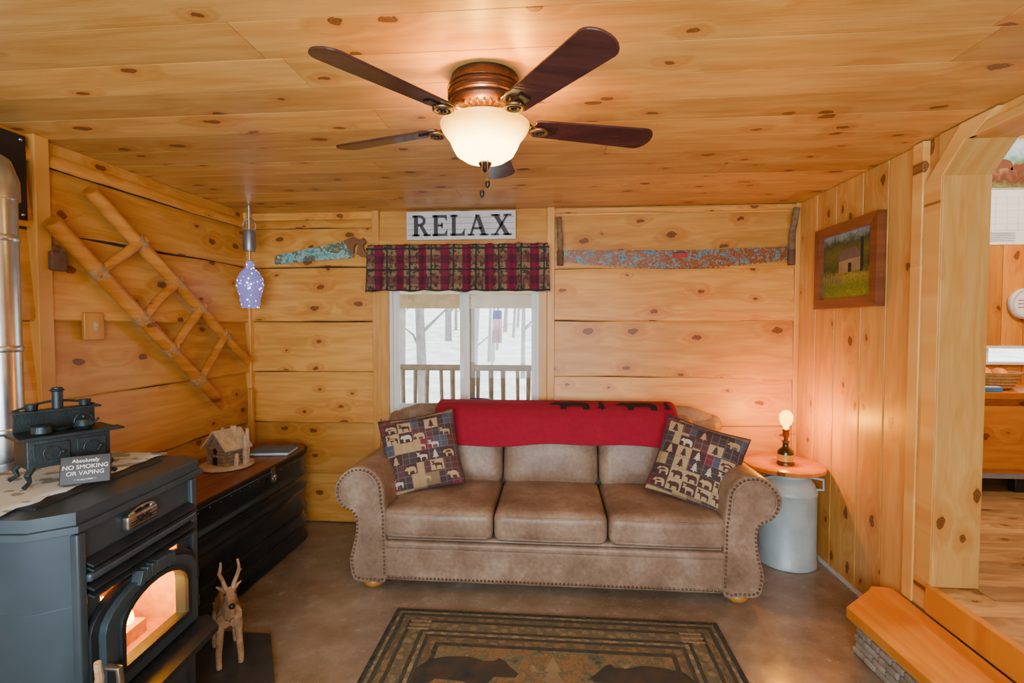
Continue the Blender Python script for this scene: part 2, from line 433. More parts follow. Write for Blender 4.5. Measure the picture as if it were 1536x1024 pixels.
for a,c in ((0,.36),(.36,.775)): lap(b,fb,-1.23,-.035,a,c,41+a)
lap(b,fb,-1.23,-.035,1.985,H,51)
b.obj('wall_back',[M['pine_xz'],M['seam_shade']],smooth=40)
b=MB(); b.box(XL-.12,XL,YF,YB,0,H)
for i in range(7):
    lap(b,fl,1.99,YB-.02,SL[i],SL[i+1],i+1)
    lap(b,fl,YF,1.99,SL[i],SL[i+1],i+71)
b.obj('wall_left',[M['pine_yz'],M['seam_shade']],smooth=40)
b=MB(); b.box(-1.275,-1.225,YB-.042,YB,0,H); b.box(-.04,.012,YB-.042,YB,0,H); b.box(XL+.0,XL+.045,YB-.055,YB-.0,0,H)
b.box(XL,XL+.048,1.955,2.02,0,H); b.box(XR-.03,XR,YB-.035,YB,0,H)
b.obj('trim_1',M['trimv'],smooth=0,bevel=.004)
b=MB(); b.box(XR+.012,XR+.15,2.26,YB+.12,0,H,1); b.box(XR,XR+.15,YF,.7,0,H); b.box(XR,XR+.15,.7,2.26,2.18,H)
ys=[2.26,2.345,2.60,2.80,3.05,3.26,YB]
for a,c in zip(ys[:-1],ys[1:]): b.box(XR,XR+.02,a+.003,c-.003,0,H)
b.obj('wall_right',[M['pine_zy'],M['hair']],smooth=0,bevel=.004)
b=MB()
fy=lambda a,c,d:(d,a,c)
b.prism([(2.335,.20),(2.335,2.045),(2.15,2.235),(1.98,2.235),(2.09,2.165),(2.125,2.165),(2.235,2.055),(2.235,.20)],fy,XR-.022,XR+.004)
b.box(XR-.02,XR+.17,2.23,2.262,.32,2.07)
b.prism([(2.235,2.05),(2.262,2.065),(2.262,2.235),(2.10,2.235),(2.10,2.185)],fy,XR-.018,XR+.17)
b.box(XR-.02,XR+.17,.7,2.12,2.165,2.20)
b.box(XR-.02,XR+.17,.68,.70,.32,2.2)
b.box(XR-.028,XR+.004,2.335,2.40,.20,2.235)
b.obj('trim_2',M['post'],smooth=0,bevel=.004)
b=MB(); b.box(XR-.035,XR,.7,2.245,.205,.325); b.obj('trim_3',M['orange'],smooth=0,bevel=.004)
b=MB(); b.box(XR-.012,XR-.0005,2.50,YB-.03,0,.02); b.obj('baseboard_right',M['whitepaint'],smooth=0)
b=MB(); b.box(XL-.15,XR+.15,YF-.12,YF,0,H); b.obj('wall_front',M['pine_xz'],smooth=0)
b=MB()
for x0,x1,z0,z1 in ((-1.5,1.0,2.0,2.06),(-1.5,1.0,.74,.8),(-1.5,-1.44,.8,2.),(.94,1.,.8,2.),(-.28,-.22,.8,2.)): b.box(x0,x1,YF,YF+.03,z0,z1)
b.obj('added_window_frame',M['vinyl'],smooth=0,bevel=.004)  # unseen window frame, added to go with the fill light behind the camera

# window
b=MB()
b.box(-1.226,WX0+.01,YB-.045,YB,.78,1.98,1); b.box(WX1-.01,-.042,YB-.045,YB,.78,1.98,1); b.box(-1.226,-.042,YB-.045,YB,WZ1-.01,1.98,1); b.box(-1.24,-.03,YB-.050,YB,.765,.80,1)
def frame(x0,x1,z0,z1,w,y0,y1):
    b.box(x0,x0+w,y0,y1,z0,z1); b.box(x1-w,x1,y0,y1,z0,z1); b.box(x0+w,x1-w,y0,y1,z1-w,z1); b.box(x0+w,x1-w,y0,y1,z0,z0+w)
frame(WX0,WX1,WZ0,WZ1,.03,YB-.01,YB+.12)
frame(WX0+.03,-.595,WZ0+.03,WZ1-.03,.036,YB+.02,YB+.05)
frame(-.665,WX1-.03,WZ0+.03,WZ1-.03,.036,YB+.055,YB+.085)
b.add([(WX0+.04,YB+.035,WZ0+.04),(-.62,YB+.035,WZ0+.04),(-.62,YB+.035,WZ1-.04),(WX0+.04,YB+.035,WZ1-.04)],[(0,1,2,3)],2)
b.add([(-.63,YB+.07,WZ0+.04),(WX1-.04,YB+.07,WZ0+.04),(WX1-.04,YB+.07,WZ1-.04),(-.63,YB+.07,WZ1-.04)],[(0,1,2,3)],2)
b.obj('window_1',[M['vinyl'],M['trimv'],M['glass']],smooth=0)

# valance
b=MB(); n=150; vs=[];fs=[]; x0,x1=-1.275,-.035
rows=[1.985,1.97,1.955,1.93,1.85,1.76,1.70,1.665]
for j,z in enumerate(rows):
    for i in range(n+1):
        s=i/n; x=x0+(x1-x0)*s
        fold=math.sin(s*58+2*math.sin(s*9))*(.006+.018*(j/7))+math.sin(s*121)*.004
        bul=.012 if j in(1,2) else 0
        zz=z+(noise.noise(Vector((s*14,j*.1,2)))*.012 if j>5 else 0)+(noise.noise(Vector((s*30,0,5)))*.008 if j==0 else 0)
        vs.append((x+(x-(x0+x1)/2)*.03*(j/7),YB-.105+fold*-1-bul*.6-.012*(j/7),zz))
for j in range(len(rows)-1):
    for i in range(n): fs.append((j*(n+1)+i,j*(n+1)+i+1,(j+1)*(n+1)+i+1,(j+1)*(n+1)+i))
b.add(vs,fs)
v=b.obj('window_valance',[M['valance']],smooth=180)
so=v.modifiers.new('s','SOLIDIFY'); so.thickness=.003
b=MB(); b.cyl((x0-.02,YB-.092,1.962),(x1+.01,YB-.092,1.962),.008)
for x in(x0+.01,x1-.02): b.box(x-.006,x+.006,YB-.092,YB-.060,1.954,1.97)
b.obj('curtain_rod',M['bronze'],parent=v)

# RELAX sign
b=MB(); b.rbox((-.636,YB-.052,2.123),(.382,.010,.098),.004,0,k=2)
for z in (2.055,2.095,2.135,2.175): b.box(-1.01,-.262,YB-.0632,YB-.062,z,z+.002,2)
def R_(x0,y0,x1,y1): return [(x0,y0),(x1,y0),(x1,y1),(x0,y1)]
def arc(cx,cy,ro,ri,n=14):
    out=[]
    for i in range(n):
        a0=-math.pi/2+math.pi*i/n; a1=-math.pi/2+math.pi*(i+1)/n
        out.append([(cx+ri*math.cos(a0),cy+ri*math.sin(a0)),(cx+ro*math.cos(a0),cy+ro*math.sin(a0)),(cx+ro*math.cos(a1),cy+ro*math.sin(a1)),(cx+ri*math.cos(a1),cy+ri*math.sin(a1))])
    return out
LET=[([R_(.08,0,.26,1),R_(0,0,.34,.09),R_(0,.91,.38,1),R_(.26,.48,.38,.58)]+arc(.38,.74,.26,.13)+[[(.34,.5),(.5,.52),(.80,.02),(.60,.02)],R_(.55,0,.88,.09)],.92),
([R_(.08,0,.26,1),R_(0,0,.72,.1),R_(0,.9,.7,1),R_(.26,.46,.5,.55),[(.6,.9),(.7,.9),(.7,.7)],[(.6,.1),(.72,.1),(.74,.32)],R_(.44,.38,.5,.64)],.82),
([R_(.08,0,.26,1),R_(0,.91,.36,1),R_(0,0,.7,.1),[(.56,.1),(.7,.1),(.72,.36)]],.78),
([[(.1,0),(.2,0),(.5,.95),(.42,1)],[(.38,1),(.58,1),(.92,0),(.70,0)],R_(.24,.3,.7,.39),R_(0,0,.32,.08),R_(.6,0,1.02,.08)],1.08),
([[(.08,1),(.32,1),(.92,0),(.68,0)],[(.14,0),(.24,0),(.84,1),(.74,1)],R_(0,.92,.42,1),R_(.6,.92,.98,1),R_(0,0,.38,.08),R_(.58,0,1.0,.08)],1.0)]
hs=.142; x=-.972
for polys,w in LET:
    for p in polys: b.prism([(x+a*hs,2.050+c*hs) for a,c in p],lambda a,c,d:(a,d,c),YB-.075,YB-.062,1)
    x+=(w+.03)*hs*1.04
b.obj('relax_sign',[M['whitepaint'],M['greypaint'],M['greypaint']],smooth=0)

# handsaw
b=MB(); fx=lambda a,c,d:(a,d,c)
pl=[(-1.985,1.93),(-1.42,2.035),(-1.40,1.915)]
for i in range(41):
    s=i/40; xx=-1.42-(.565)*s; zz=1.905-.04*s; pl.append((xx,zz+(0 if i%2 else .006)))
b.prism(pl,fx,YB-.052,YB-.048,0)
hp=[(-1.47,2.03),(-1.40,2.055),(-1.36,2.03),(-1.33,2.045),(-1.31,2.02),(-1.335,1.99),(-1.32,1.95),(-1.285,1.925),(-1.30,1.905),(-1.345,1.915),(-1.38,1.935),(-1.375,1.97),(-1.36,2.0),(-1.385,2.005),(-1.40,1.98),(-1.40,1.94),(-1.43,1.945)]
b.prism(hp,fx,YB-.062,YB-.040,1)
b.obj('hand_saw',[M['sawpaint2'],plain('saw_handle_wood',(.20,.08,.025),.6)],smooth=0,bevel=.002)
# crosscut saw
b=MB(); pl=[(.05,1.93),(.12,1.945),(.9,1.935),(1.5,1.95),(1.575,1.965),(1.575,1.87)]
n=90
for i in range(n+1):
    s=i/n; xx=1.575-1.525*s; zz=1.865-.058*math.sin(math.pi*s)+(.012 if i%2 else 0); pl.append((xx,zz))
b.prism(pl,fx,YB-.052,YB-.048,0)
for x,z0,z1 in ((.050,1.84,2.165),(1.560,1.83,2.20)):
    t=.03 if x>1 else -.012
    b.tube([(x-.0,YB-.065,z0),(x,YB-.065,(z0+z1)/2),(x+t,YB-.065,z1)],[.016,.02,.019],12,1)
    b.cyl((x,YB-.065,z0-.0),(x,YB-.065,z0+.1),.023,.023,12,2)
b.box(.80,.90,YB-.0535,YB-.052,1.885,1.915,3); b.prism([(.79,1.915),(.91,1.915),(.85,1.932)],fx,YB-.0535,YB-.052,4)
b.obj('crosscut_saw',[M['sawpaint'],M['bark'],M['rust'],plain('barn_red',(.35,.02,.01)),M['greypaint']],smooth=30)

# painting
b=MB(); y0,y1,z0,z1=2.605,3.195,1.53,2.0; w=.055
for p in ([(y0,z0),(y1,z0),(y1-w,z0+w),(y0+w,z0+w)],[(y1,z0),(y1,z1),(y1-w,z1-w),(y1-w,z0+w)],[(y1,z1),(y0,z1),(y0+w,z1-w),(y1-w,z1-w)],[(y0,z1),(y0,z0),(y0+w,z0+w),(y0+w,z1-w)]):
    b.prism(p,fy,XR-.045,XR-.002,0)
b.box(XR-.018,XR-.004,y0+w-.003,y1-w+.003,z0+w-.003,z1-w+.003,1)
b.prism([(2.78,1.73),(2.98,1.72),(2.98,1.79),(2.78,1.80)],fy,XR-.0195,XR-.018,2)
b.prism([(2.76,1.80),(3.00,1.79),(2.95,1.85),(2.82,1.86)],fy,XR-.0198,XR-.018,3)
b.prism([(2.86,1.725),(2.89,1.725),(2.89,1.775),(2.86,1.775)],fy,XR-.0202,XR-.018,4)
b.prism([(2.76,1.72),(2.78,1.72),(2.78,1.90),(2.76,1.90)],fy,XR-.0202,XR-.018,4)
for k in range(7): b.prism([(2.96+.025*k,1.66+.004*k),(2.965+.025*k,1.66+.004*k),(2.965+.025*k,1.70+.004*k),(2.96+.025*k,1.70+.004*k)],fy,XR-.0202,XR-.018,3)
b.obj('framed_painting',[wood('frame_walnut',(.24,.075,.02),(.13,.035,.010),'Y','Z',knots=False,rough=.3),M['canvas'],plain('cabin_paint',(.26,.20,.11)),plain('cabin_roof_paint',(.13,.10,.08)),M['black']],smooth=0,bevel=.004)

# log ladder
b=MB(); lx=XL+.085
A0,A1=Vector((lx,2.17,2.06)),Vector((lx,3.34,1.185)); B0,B1=Vector((lx,1.985,1.88)),Vector((lx,3.08,.905))
def logp(a,c,r0,r1,m=0,n=14,bend=.012,sd=0):
    pts=[];rs=[]
    for i in range(n+1):
        t=i/n; p=a.lerp(c,t); p=p+Vector((0,0,1))*noise.noise(Vector((t*3,sd,1)))*bend*2
        pts.append(p); rs.append((r0+(r1-r0)*t)*(1+.08*noise.noise(Vector((t*14,sd,5)))))
    b.tube(pts,rs,14,m)
logp(A0,A1,.035,.029,sd=1); logp(B0,B1,.037,.031,sd=2)
for ta,tb in ((.226,.195),(.435,.415),(.60,.596),(.79,.79)):
    p=A0.lerp(A1,ta); q=B0.lerp(B1,tb); p=p+(p-q).normalized()*.03
    logp(p+Vector((.012,0,0)),q+(q-p).normalized()*.03+Vector((.012,0,0)),.024,.024,sd=ta*9,bend=.004)
    for o_,aa,bb in ((A0.lerp(A1,ta),A0,A1),(B0.lerp(B1,tb),B0,B1)):
        dd=(bb-aa).normalized()
        for k in (-2,-1,0,1,2):
            cc=o_+dd*k*.011; b.tube([cc-dd*.005,cc+dd*.005],.038,14,1)
b.obj('log_ladder',[M['log'],M['rope']],smooth=50)
b=MB(); b.rbox((XL+.06,2.03,1.715),(.012,.034,.042),.008,0,k=2)
b.tube([(XL+.06,2.03+.02*math.cos(a),1.752+.03*math.sin(a)) for a in [math.pi*i/10 for i in range(11)]],.005,8,0)
b.obj('old_padlock',[M['rust'],M['rope']])
b=MB(); b.rbox((XL+.034,2.217,1.43),(.010,.052,.066),.006,0,k=2); b.box(XL+.044,XL+.048,2.21,2.224,1.412,1.448,1); b.box(XL+.048,XL+.058,2.213,2.221,1.43,1.442,1)
b.obj('light_switch',[wood('switch_plate_wood',(.60,.28,.05),(.44,.18,.03),'Z','Y',knots=False),plain('ivory',(.6,.5,.35))])

# hanging jar w lights
b=MB(); cx,cy=-2.035,3.23
b.box(cx-.012,cx+.012,cy-.004,cy+.004,2.04,2.235,0)
b.tube([(cx,cy,2.235),(cx,cy,1.95)],.006,8,0)
b.tube([(cx+.045*math.cos(a),cy,2.1+.045*math.sin(a)) for a in [2*math.pi*i/20 for i in range(21)]],.006,8,0)
b.lathe([(.036,0),(.042,.02),(.042,.12),(.036,.14)],(cx,cy,1.93),20,3)
b.cyl((cx,cy,1.93),(cx,cy,1.84),.003,.003,8,0)
b.lathe([(.02,1.865),(.026,1.86),(.024,1.83),(.030,1.815),(.06,1.785),(.080,1.745),(.084,1.70),(.076,1.66),(.064,1.62),(.060,1.57),(.053,1.55),(.01,1.548)],(cx,cy,0),28,1)
b.cyl((cx,cy,1.87),(cx,cy,1.855),.022,.024,16,2)
b.obj('hanging_fairy_light_jar',[M['galv'],M['jar'],M['rope'],plain('tin_cup',(.28,.32,.38),.35,.8)])
b=MB(); b.box(XL+.05,XL+.085,YB-.115,YB-.08,0,.98); b.obj('corner_stake',M['trimv'],smooth=0,bevel=.006)

# ------------------------------------------------------------------ stove
STM=Matrix.Translation((-1.272,1.437,0))@Matrix.Rotation(rad(5),4,'Z')
b=MB(); b.M=STM
pz=lambda a,c,d:(a,c,d)
plan=[(0,-.245),(0,.245),(-.07,.29),(-.24,.29),(-.24,-.29),(-.07,-.29)]
b.box(-.61,-.23,-.29,.29,.06,.90,0)
b.prism(plan,pz,.70,.90,0); b.prism(plan,pz,.06,.42,0)
b.prism([(0,.165),(0,.245),(-.07,.29),(-.24,.29),(-.24,.165)],pz,.42,.70,0)
b.prism([(0,-.165),(0,-.245),(-.07,-.29),(-.24,-.29),(-.24,-.165)],pz,.42,.70,0)
b.prism([(-.05,-.22),(-.05,.22),(-.58,.22),(-.58,-.22)],pz,.035,.07,1)
b.prism([(.03,-.262),(.03,.262),(-.055,.318),(-.63,.318),(-.63,-.318),(-.055,-.318)],pz,.90,.918,0)
b.prism([(.018,-.254),(.018,.254),(-.06,.308),(-.62,.308),(-.62,-.308),(-.06,-.308)],pz,.918,.952,0)
b.box(-.58,-.10,-.24,.24,.951,.957,1)
for s in(-1,1): b.rbox((.004,s*.235,.66),(.012,.014,.23),.006,0,k=2)
b.box(-.002,.004,-.215,.215,.705,.80,2)
for z in (.715,.735,.787,.80): b.obox((.016,0,z),(.018,.222,.003),Matrix.Rotation(rad(25),3,'Y'),1)
b.rbox((.012,0,.762),(.016,.225,.012),.008,0,k=2)
def archpts(hw,zb,zs,zt,n=12):
    p=[(-hw,zb),(-hw,zs)]
    for i in range(1,n): 
        a=math.pi-math.pi*i/n; p.append((hw*math.cos(a),zs+(zt-zs)*math.sin(a)))
    return p+[(hw,zs),(hw,zb)]
def ring(o,i,x0,x1,m):
    n=len(o); vs=[(x0,a,c) for a,c in o]+[(x0,a,c) for a,c in i]+[(x1,a,c) for a,c in o]+[(x1,a,c) for a,c in i]; fs=[]
    for k in range(n):
        j=(k+1)%n
        fs+=[(2*n+k,2*n+j,3*n+j,3*n+k),(k,j,2*n+j,2*n+k),(n+k,n+j,3*n+j,3*n+k),(k,j,n+j,n+k)]
    b.add(vs,fs,m)
ring(archpts(.225,.395,.60,.70),archpts(.185,.42,.585,.675),0,.022,1)
ring(archpts(.20,.405,.59,.685),archpts(.145,.455,.575,.655),.0,.042,0)
ring(archpts(.155,.445,.58,.662),archpts(.138,.462,.57,.648),.038,.050,1)
for k in range(-3,4):
    a=math.pi/2-k*.11; b.obox((.036,.205*math.cos(a),.59+.098*math.sin(a)),(.016,.010,.02),Matrix.Rotation(-(math.pi/2-a),3,'X').inverted(),0)
b.box(-.236,-.23,-.165,.165,.42,.70,3)
b.box(-.23,-.002,-.1652,-.160,.42,.70,3); b.box(-.23,-.002,.160,.1652,.42,.70,3); b.box(-.23,-.002,-.165,.165,.418,.425,3); b.box(-.23,-.002,-.165,.165,.695,.702,3)
b.box(-.17,-.06,-.11,.09,.425,.470,3)
rr_=random.Random(9)
for k in range(26): b.sphere((-.165+.10*rr_.random(),-.10+.18*rr_.random(),.472),.010,6,8,5)
for yy,hh,rr,xx in ((-.075,.19,.032,-.10),(-.030,.16,.030,-.13),(-.11,.14,.026,-.10),(-.06,.11,.036,-.08),(.015,.12,.028,-.12),(.055,.08,.022,-.10)):
    pts=[];rs=[]
    for i in range(11):
        t=i/10; pts.append((xx+.012*math.sin(t*5+yy*40),yy+.016*math.sin(t*6+xx*60)*t,.470+hh*t)); rs.append(max(.001,rr*math.sin(math.pi*min(1,(t*.78+.22)))**1.2))
    b.tube(pts,rs,12,4)
b.tube([(.04,-.195,.50),(.075,-.20,.50),(.08,-.20,.44),(.075,-.20,.40)],.010,10,5)
b.lathe([(.016,-.02),(.02,0),(.016,.02)],(.078,-.2,.41),12,1)
for z in (.46,.56): b.cyl((.03,.21,z-.018),(.03,.21,z+.018),.01,.01,10,1)
b.prism([(0,-.20),(0,.20),(.055,.235),(.13,.17),(.13,-.17),(.055,-.235)],pz,.375,.395,1)
b.prism([(0,-.17),(0,.17),(.10,.13),(.10,-.13)],pz,.345,.376,0)
b.box(.0,.012,-.18,.18,.12,.33,0); b.rbox((.03,0,.27),(.014,.05,.010),.008,5,k=2)
b.box(.0,.02,-.245,.245,.06,.10,1)
for s in (-1,1):
    for x in(-.54,-.10): b.box(x-.03,x+.03,s*.25-.03,s*.25+.03,.029,.065,1)
b.rbox((.010,-.02,.85),(.012,.062,.022),.008,5,k=3)
b.tube([(.016,-.02+.055*math.sin(a),.865+.022*math.cos(a)) for a in [(-1.3+2.6*i/12) for i in range(13)]],.005,8,5)
for k in(-.04,0,.04): b.sphere((.016,-.02+k,.885-abs(k)*.25),.008,5)
for k in range(3): b.box(.018,.024,-.075,.035,.832+k*.008,.835+k*.008,2)
st=b.obj('pellet_stove',[M['stove'],M['stoved'],M['black'],M['brick'],M['flame'],M['brass'],M['ember']],smooth=35,bevel=.003)
tx=text(st,'logo_text','KING',.026,STM@Vector((.0235,-.02,.852)),(rad(90),0,rad(95)),M['black'])
b=MB(); px_,py_=-2.0,1.66
b.tube([(px_,py_,.42),(px_,py_,1.90)],.058,28,0)
for z in(1.05,1.35,1.75): b.lathe([(.059,-.012),(.062,-.006),(.062,.006),(.059,.012)],(px_,py_,z),28,0)
b.tube([(px_,py_,1.89),(px_,py_,1.95),(px_-.02,py_,2.0),(px_-.07,py_,2.03),(XL+.05,py_,2.04)],.066,28,0)
b.tube([(px_,py_,.44),(px_+.02,py_-.0,.40),(px_+.055,py_-.0,.38),(px_+.065,py_,.38)],.045,24,0)
b.obj('stove_pipe',M['galv'],smooth=50)
b=MB(); b.box(XL+.034,XL+.044,1.44,1.925,1.87,2.215)
for y in(1.46,1.905):
    for z in(1.89,2.195): b.sphere((XL+.044,y,z),.007,1)
b.obj('chimney_wall_plate',[M['black'],M['galv']])
b=MB(); n=24; vs=[];fs=[]
for i in range(n+1):
    for j in range(9):
        y=-.325+.65*i/n; x=-.50+.36*j/8
        z=.9605+.0012*math.sin(i*2+j)
        vs.append(STM@Vector((x+.006*math.sin(i*1.7)*(j in(0,8)),y,z)))
for i in range(n):
    for j in range(8): fs.append((i*9+j,i*9+j+1,(i+1)*9+j+1,(i+1)*9+j))
b.add(vs,fs)
t=NT('lace_runner'); o_=t.obj()
tm=t.fin(t.mix(t.mr(t.noise(o_,18,2,.5),.55,.57),(.55,.64,.68),(.24,.27,.28)),.9)
o=b.obj('table_runner',tm); so=o.modifiers.new('s','SOLIDIFY'); so.thickness=.002
b=MB(); b.M=Matrix.Translation((-1.52,1.43,.966))@Matrix.Rotation(rad(-28),4,'Z')
b.rbox((0,0,.092),(.060,.100,.042),.004,0,k=2)
b.box(-.072,.072,-.118,.118,.134,.144)
for yy,w_ in((-.045,.042),(.05,.036)):
    b.box(.060,.066,yy-w_,yy+w_,.062,.122); b.sphere((.070,yy+w_*.6,.092),.006)
    b.tube([(.067,yy+.02*math.cos(a),.092+.02*math.sin(a)) for a in [2*math.pi*i/12 for i in range(13)]],.0025,6)
for sx in(-1,1):
    for sy in(-1,1):
        b.tube([(sx*.05,sy*.085,.055),(sx*.062,sy*.10,.035),(sx*.056,sy*.094,.015),(sx*.070,sy*.11,.003)],[.010,.009,.006,.007],8)
b.box(-.070,-.064,-.10,.10,.144,.205); b.box(-.072,-.02,-.105,.105,.203,.209)
b.tube([(-.066,-.10+.2*i/12,.209+.022*math.sin(math.pi*i/12)) for i in range(13)],.004,6)
b.cyl((-.045,0,.205),(-.045,0,.275),.014,.014,14); b.lathe([(.014,0),(.02,.004),(.014,.010)],(-.045,0,.262),14)
b.lathe([(.022,0),(.026,.004),(.024,.024),(.027,.027),(.020,.027)],(.02,-.055,.144),18)
b.lathe([(.016,0),(.024,.012),(.018,.03),(.006,.036),(.005,.042)],(.02,.045,.144),18)
b.tube([(.02,.065,.155),(.02,.085,.172)],.004,8); b.tube([(.02,.045+.024*math.cos(a),.165+.03*math.sin(a)) for a in [math.pi*i/8 for i in range(9)]],.002,6)
b.lathe([(.026,0),(.029,.007),(.025,.007)],(-.02,0,.144),18); b.cyl((-.02,.025,.148),(-.01,.075,.152),.004,.003,8)
b.box(-.03,.03,.118,.15,.128,.134)
b.lathe([(.014,0),(.017,.02),(.013,.02)],(-.05,.07,.209),14); b.lathe([(.014,0),(.017,.02),(.013,.02)],(-.05,-.06,.209),14)
b.obj('miniature_cook_stove',M['iron'],bevel=.0015)
PQ=Matrix.Translation((-1.392,1.375,1.006))@Matrix.Rotation(rad(33),4,'Z')@Matrix.Rotation(rad(75),4,'X')
b=MB(); b.M=PQ; b.rbox((0,0,0),(.060,.042,.004),.003,0,k=2); b.tube([(-.04,-.02,-.004),(-.04,-.044,-.03)],.003,8); b.tube([(.04,-.02,-.004),(.04,-.044,-.03)],.003,8)
pq=b.obj('no_smoking_plaque',[M['black']])
er=(PQ.to_3x3()).to_euler()
for body,sz,yy in (('Absolutely',.015,.026),('NO SMOKING',.0170,.008),('OR VAPING',.0170,-.010),('~ in any cabin ~',.008,-.028)):
    text(pq,'plaque_text',body,sz,PQ@Vector((0,yy,.0045)),er,M['paper'],.0004)

# ------------------------------------------------------------------ stock tank
b=MB(); tx0,tx1,ty0,ty1=-2.165,-1.635,1.88,3.40; R=(tx1-tx0)/2; cxm=(tx0+tx1)/2
def stad(off,n=20):
    r=R+off; p=[]
    for i in range(n+1):
        a=math.pi*i/n; p.append((cxm+r*math.cos(a),ty1-R+r*math.sin(a)*.92))
    k=8
    for i in range(1,k): p.append((cxm-r,ty1-R+(ty0+R-ty1+R)*i/k))
    for i in range(n+1):
        a=math.pi+math.pi*i/n; p.append((cxm+r*math.cos(a),ty0+R+r*math.sin(a)*.92))
    for i in range(1,k): p.append((cxm+r,ty0+R+(ty1-R-ty0-R)*i/k))
    return p
prof=[(-.012,.005),(0,.012),(0,.02),(-.016,.045)]
for zc in(.13,.22,.36,.45):
    prof+=[(-.022,zc-.035),(-.010,zc-.015),(-.001,zc),(-.010,zc+.015),(-.022,zc+.035)]
prof+=[(-.016,.545),(-.016,.572)]
prof.sort(key=lambda q:q[1])
rows=[stad(o) for o,z in prof]; n=len(rows[0]); vs=[];fs=[]
for r_,(o,z) in zip(rows,prof): vs+=[(x,y,z) for x,y in r_]
for i in range(len(prof)-1):
    for j in range(n): k=(j+1)%n; fs.append((i*n+j,i*n+k,(i+1)*n+k,(i+1)*n+j))
fs.append(tuple(range(n))); b.add(vs,fs,0)
rim=[(x,y,.574) for x,y in stad(-.008)]; b.tube(rim+[rim[0]],.012,10,0)
b.prism(stad(.004),pz,.586,.604,1)
b.prism(stad(-.012),pz,.6035,.608,2)
for x in(-2.0,-1.88,-1.76): b.box(x-.0015,x+.0015,ty0+.08,ty1-.07,.608,.6085,1)
b.box(-1.633,-1.628,2.76,2.80,.52,.60,3); b.sphere((-1.622,2.78,.55),.013,3); b.tube([(-1.625,2.78+.016*math.cos(a),.535+.018*math.sin(a)) for a in [2*math.pi*i/14 for i in range(15)]],.004,8,3)
for k in range(14): b.sphere((-1.650,2.10+.08*k,.557),.005,3,8,5)
b.obj('stock_tank_chest',[M['blackpaint'],M['black'],M['lid'],M['brass']],smooth=50)
b=MB(); b.M=Matrix.Translation((-1.90,2.76,.609))@Matrix.Rotation(rad(-20),4,'Z')@Matrix.Diagonal((1.1,1.1,1.2,1))
b.lathe([(.12,0),(.13,.004),(.13,.014),(.12,.018)],seg=20,m=1)
b.box(-.065,.065,-.055,.055,.018,.10)
for i in range(5): b.cyl((-.07,-.058,.026+i*.017),(.07,-.058,.026+i*.017),.0085,.0085,8,0)
for i in range(5): b.cyl((.068,-.06,.026+i*.017),(.068,.06,.026+i*.017),.0085,.0085,8,0)
b.prism([(-.07,.10),(.07,.10),(0,.165)],lambda a,c,d:(a,d,c),-.055,.055,0)
for s in(-1,1):
    for k in range(6):
        b.obox((s*(.012+.0155*k),-.0,.172-.0145*k),(.0105,.078,.004),Matrix.Rotation(s*rad(43),3,'Y'),1)
b.cyl((0,-.066,.085),(0,-.0665,.085),.016,.016,14,2); b.box(-.016,.016,-.069,-.066,.02,.058,2)
b.box(.03,.05,.0,.02,.15,.20,1)
for x,y,h in((.10,-.02,.06),(-.10,.0,.13),(-.095,.04,.16),(.09,.05,.17),(.10,.03,.14)): b.tube([(x,y,.015),(x*1.02,y,.015+h*.5),(x*.97,y+.005,.015+h)],[.011,.013,.008],8,1)
b.obj('rustic_birdhouse',[M['woodcrate'],plain('pale_cedar',(.64,.56,.40),.85,scale=30,bump=.4,c2=(.42,.32,.2)),M['black']])
b=MB(); b.M=Matrix.Translation((-1.80,3.08,.609))@Matrix.Rotation(rad(8),4,'Z')
b.box(-.125,.125,-.09,.09,.0,.004); b.box(-.122,.120,-.087,.087,.004,.018,1); b.box(-.125,.125,-.09,.09,.018,.022); b.box(-.128,-.122,-.09,.09,.0,.022)
b.obj('guest_book',[M['blue'],M['paper']],smooth=0,bevel=.001)

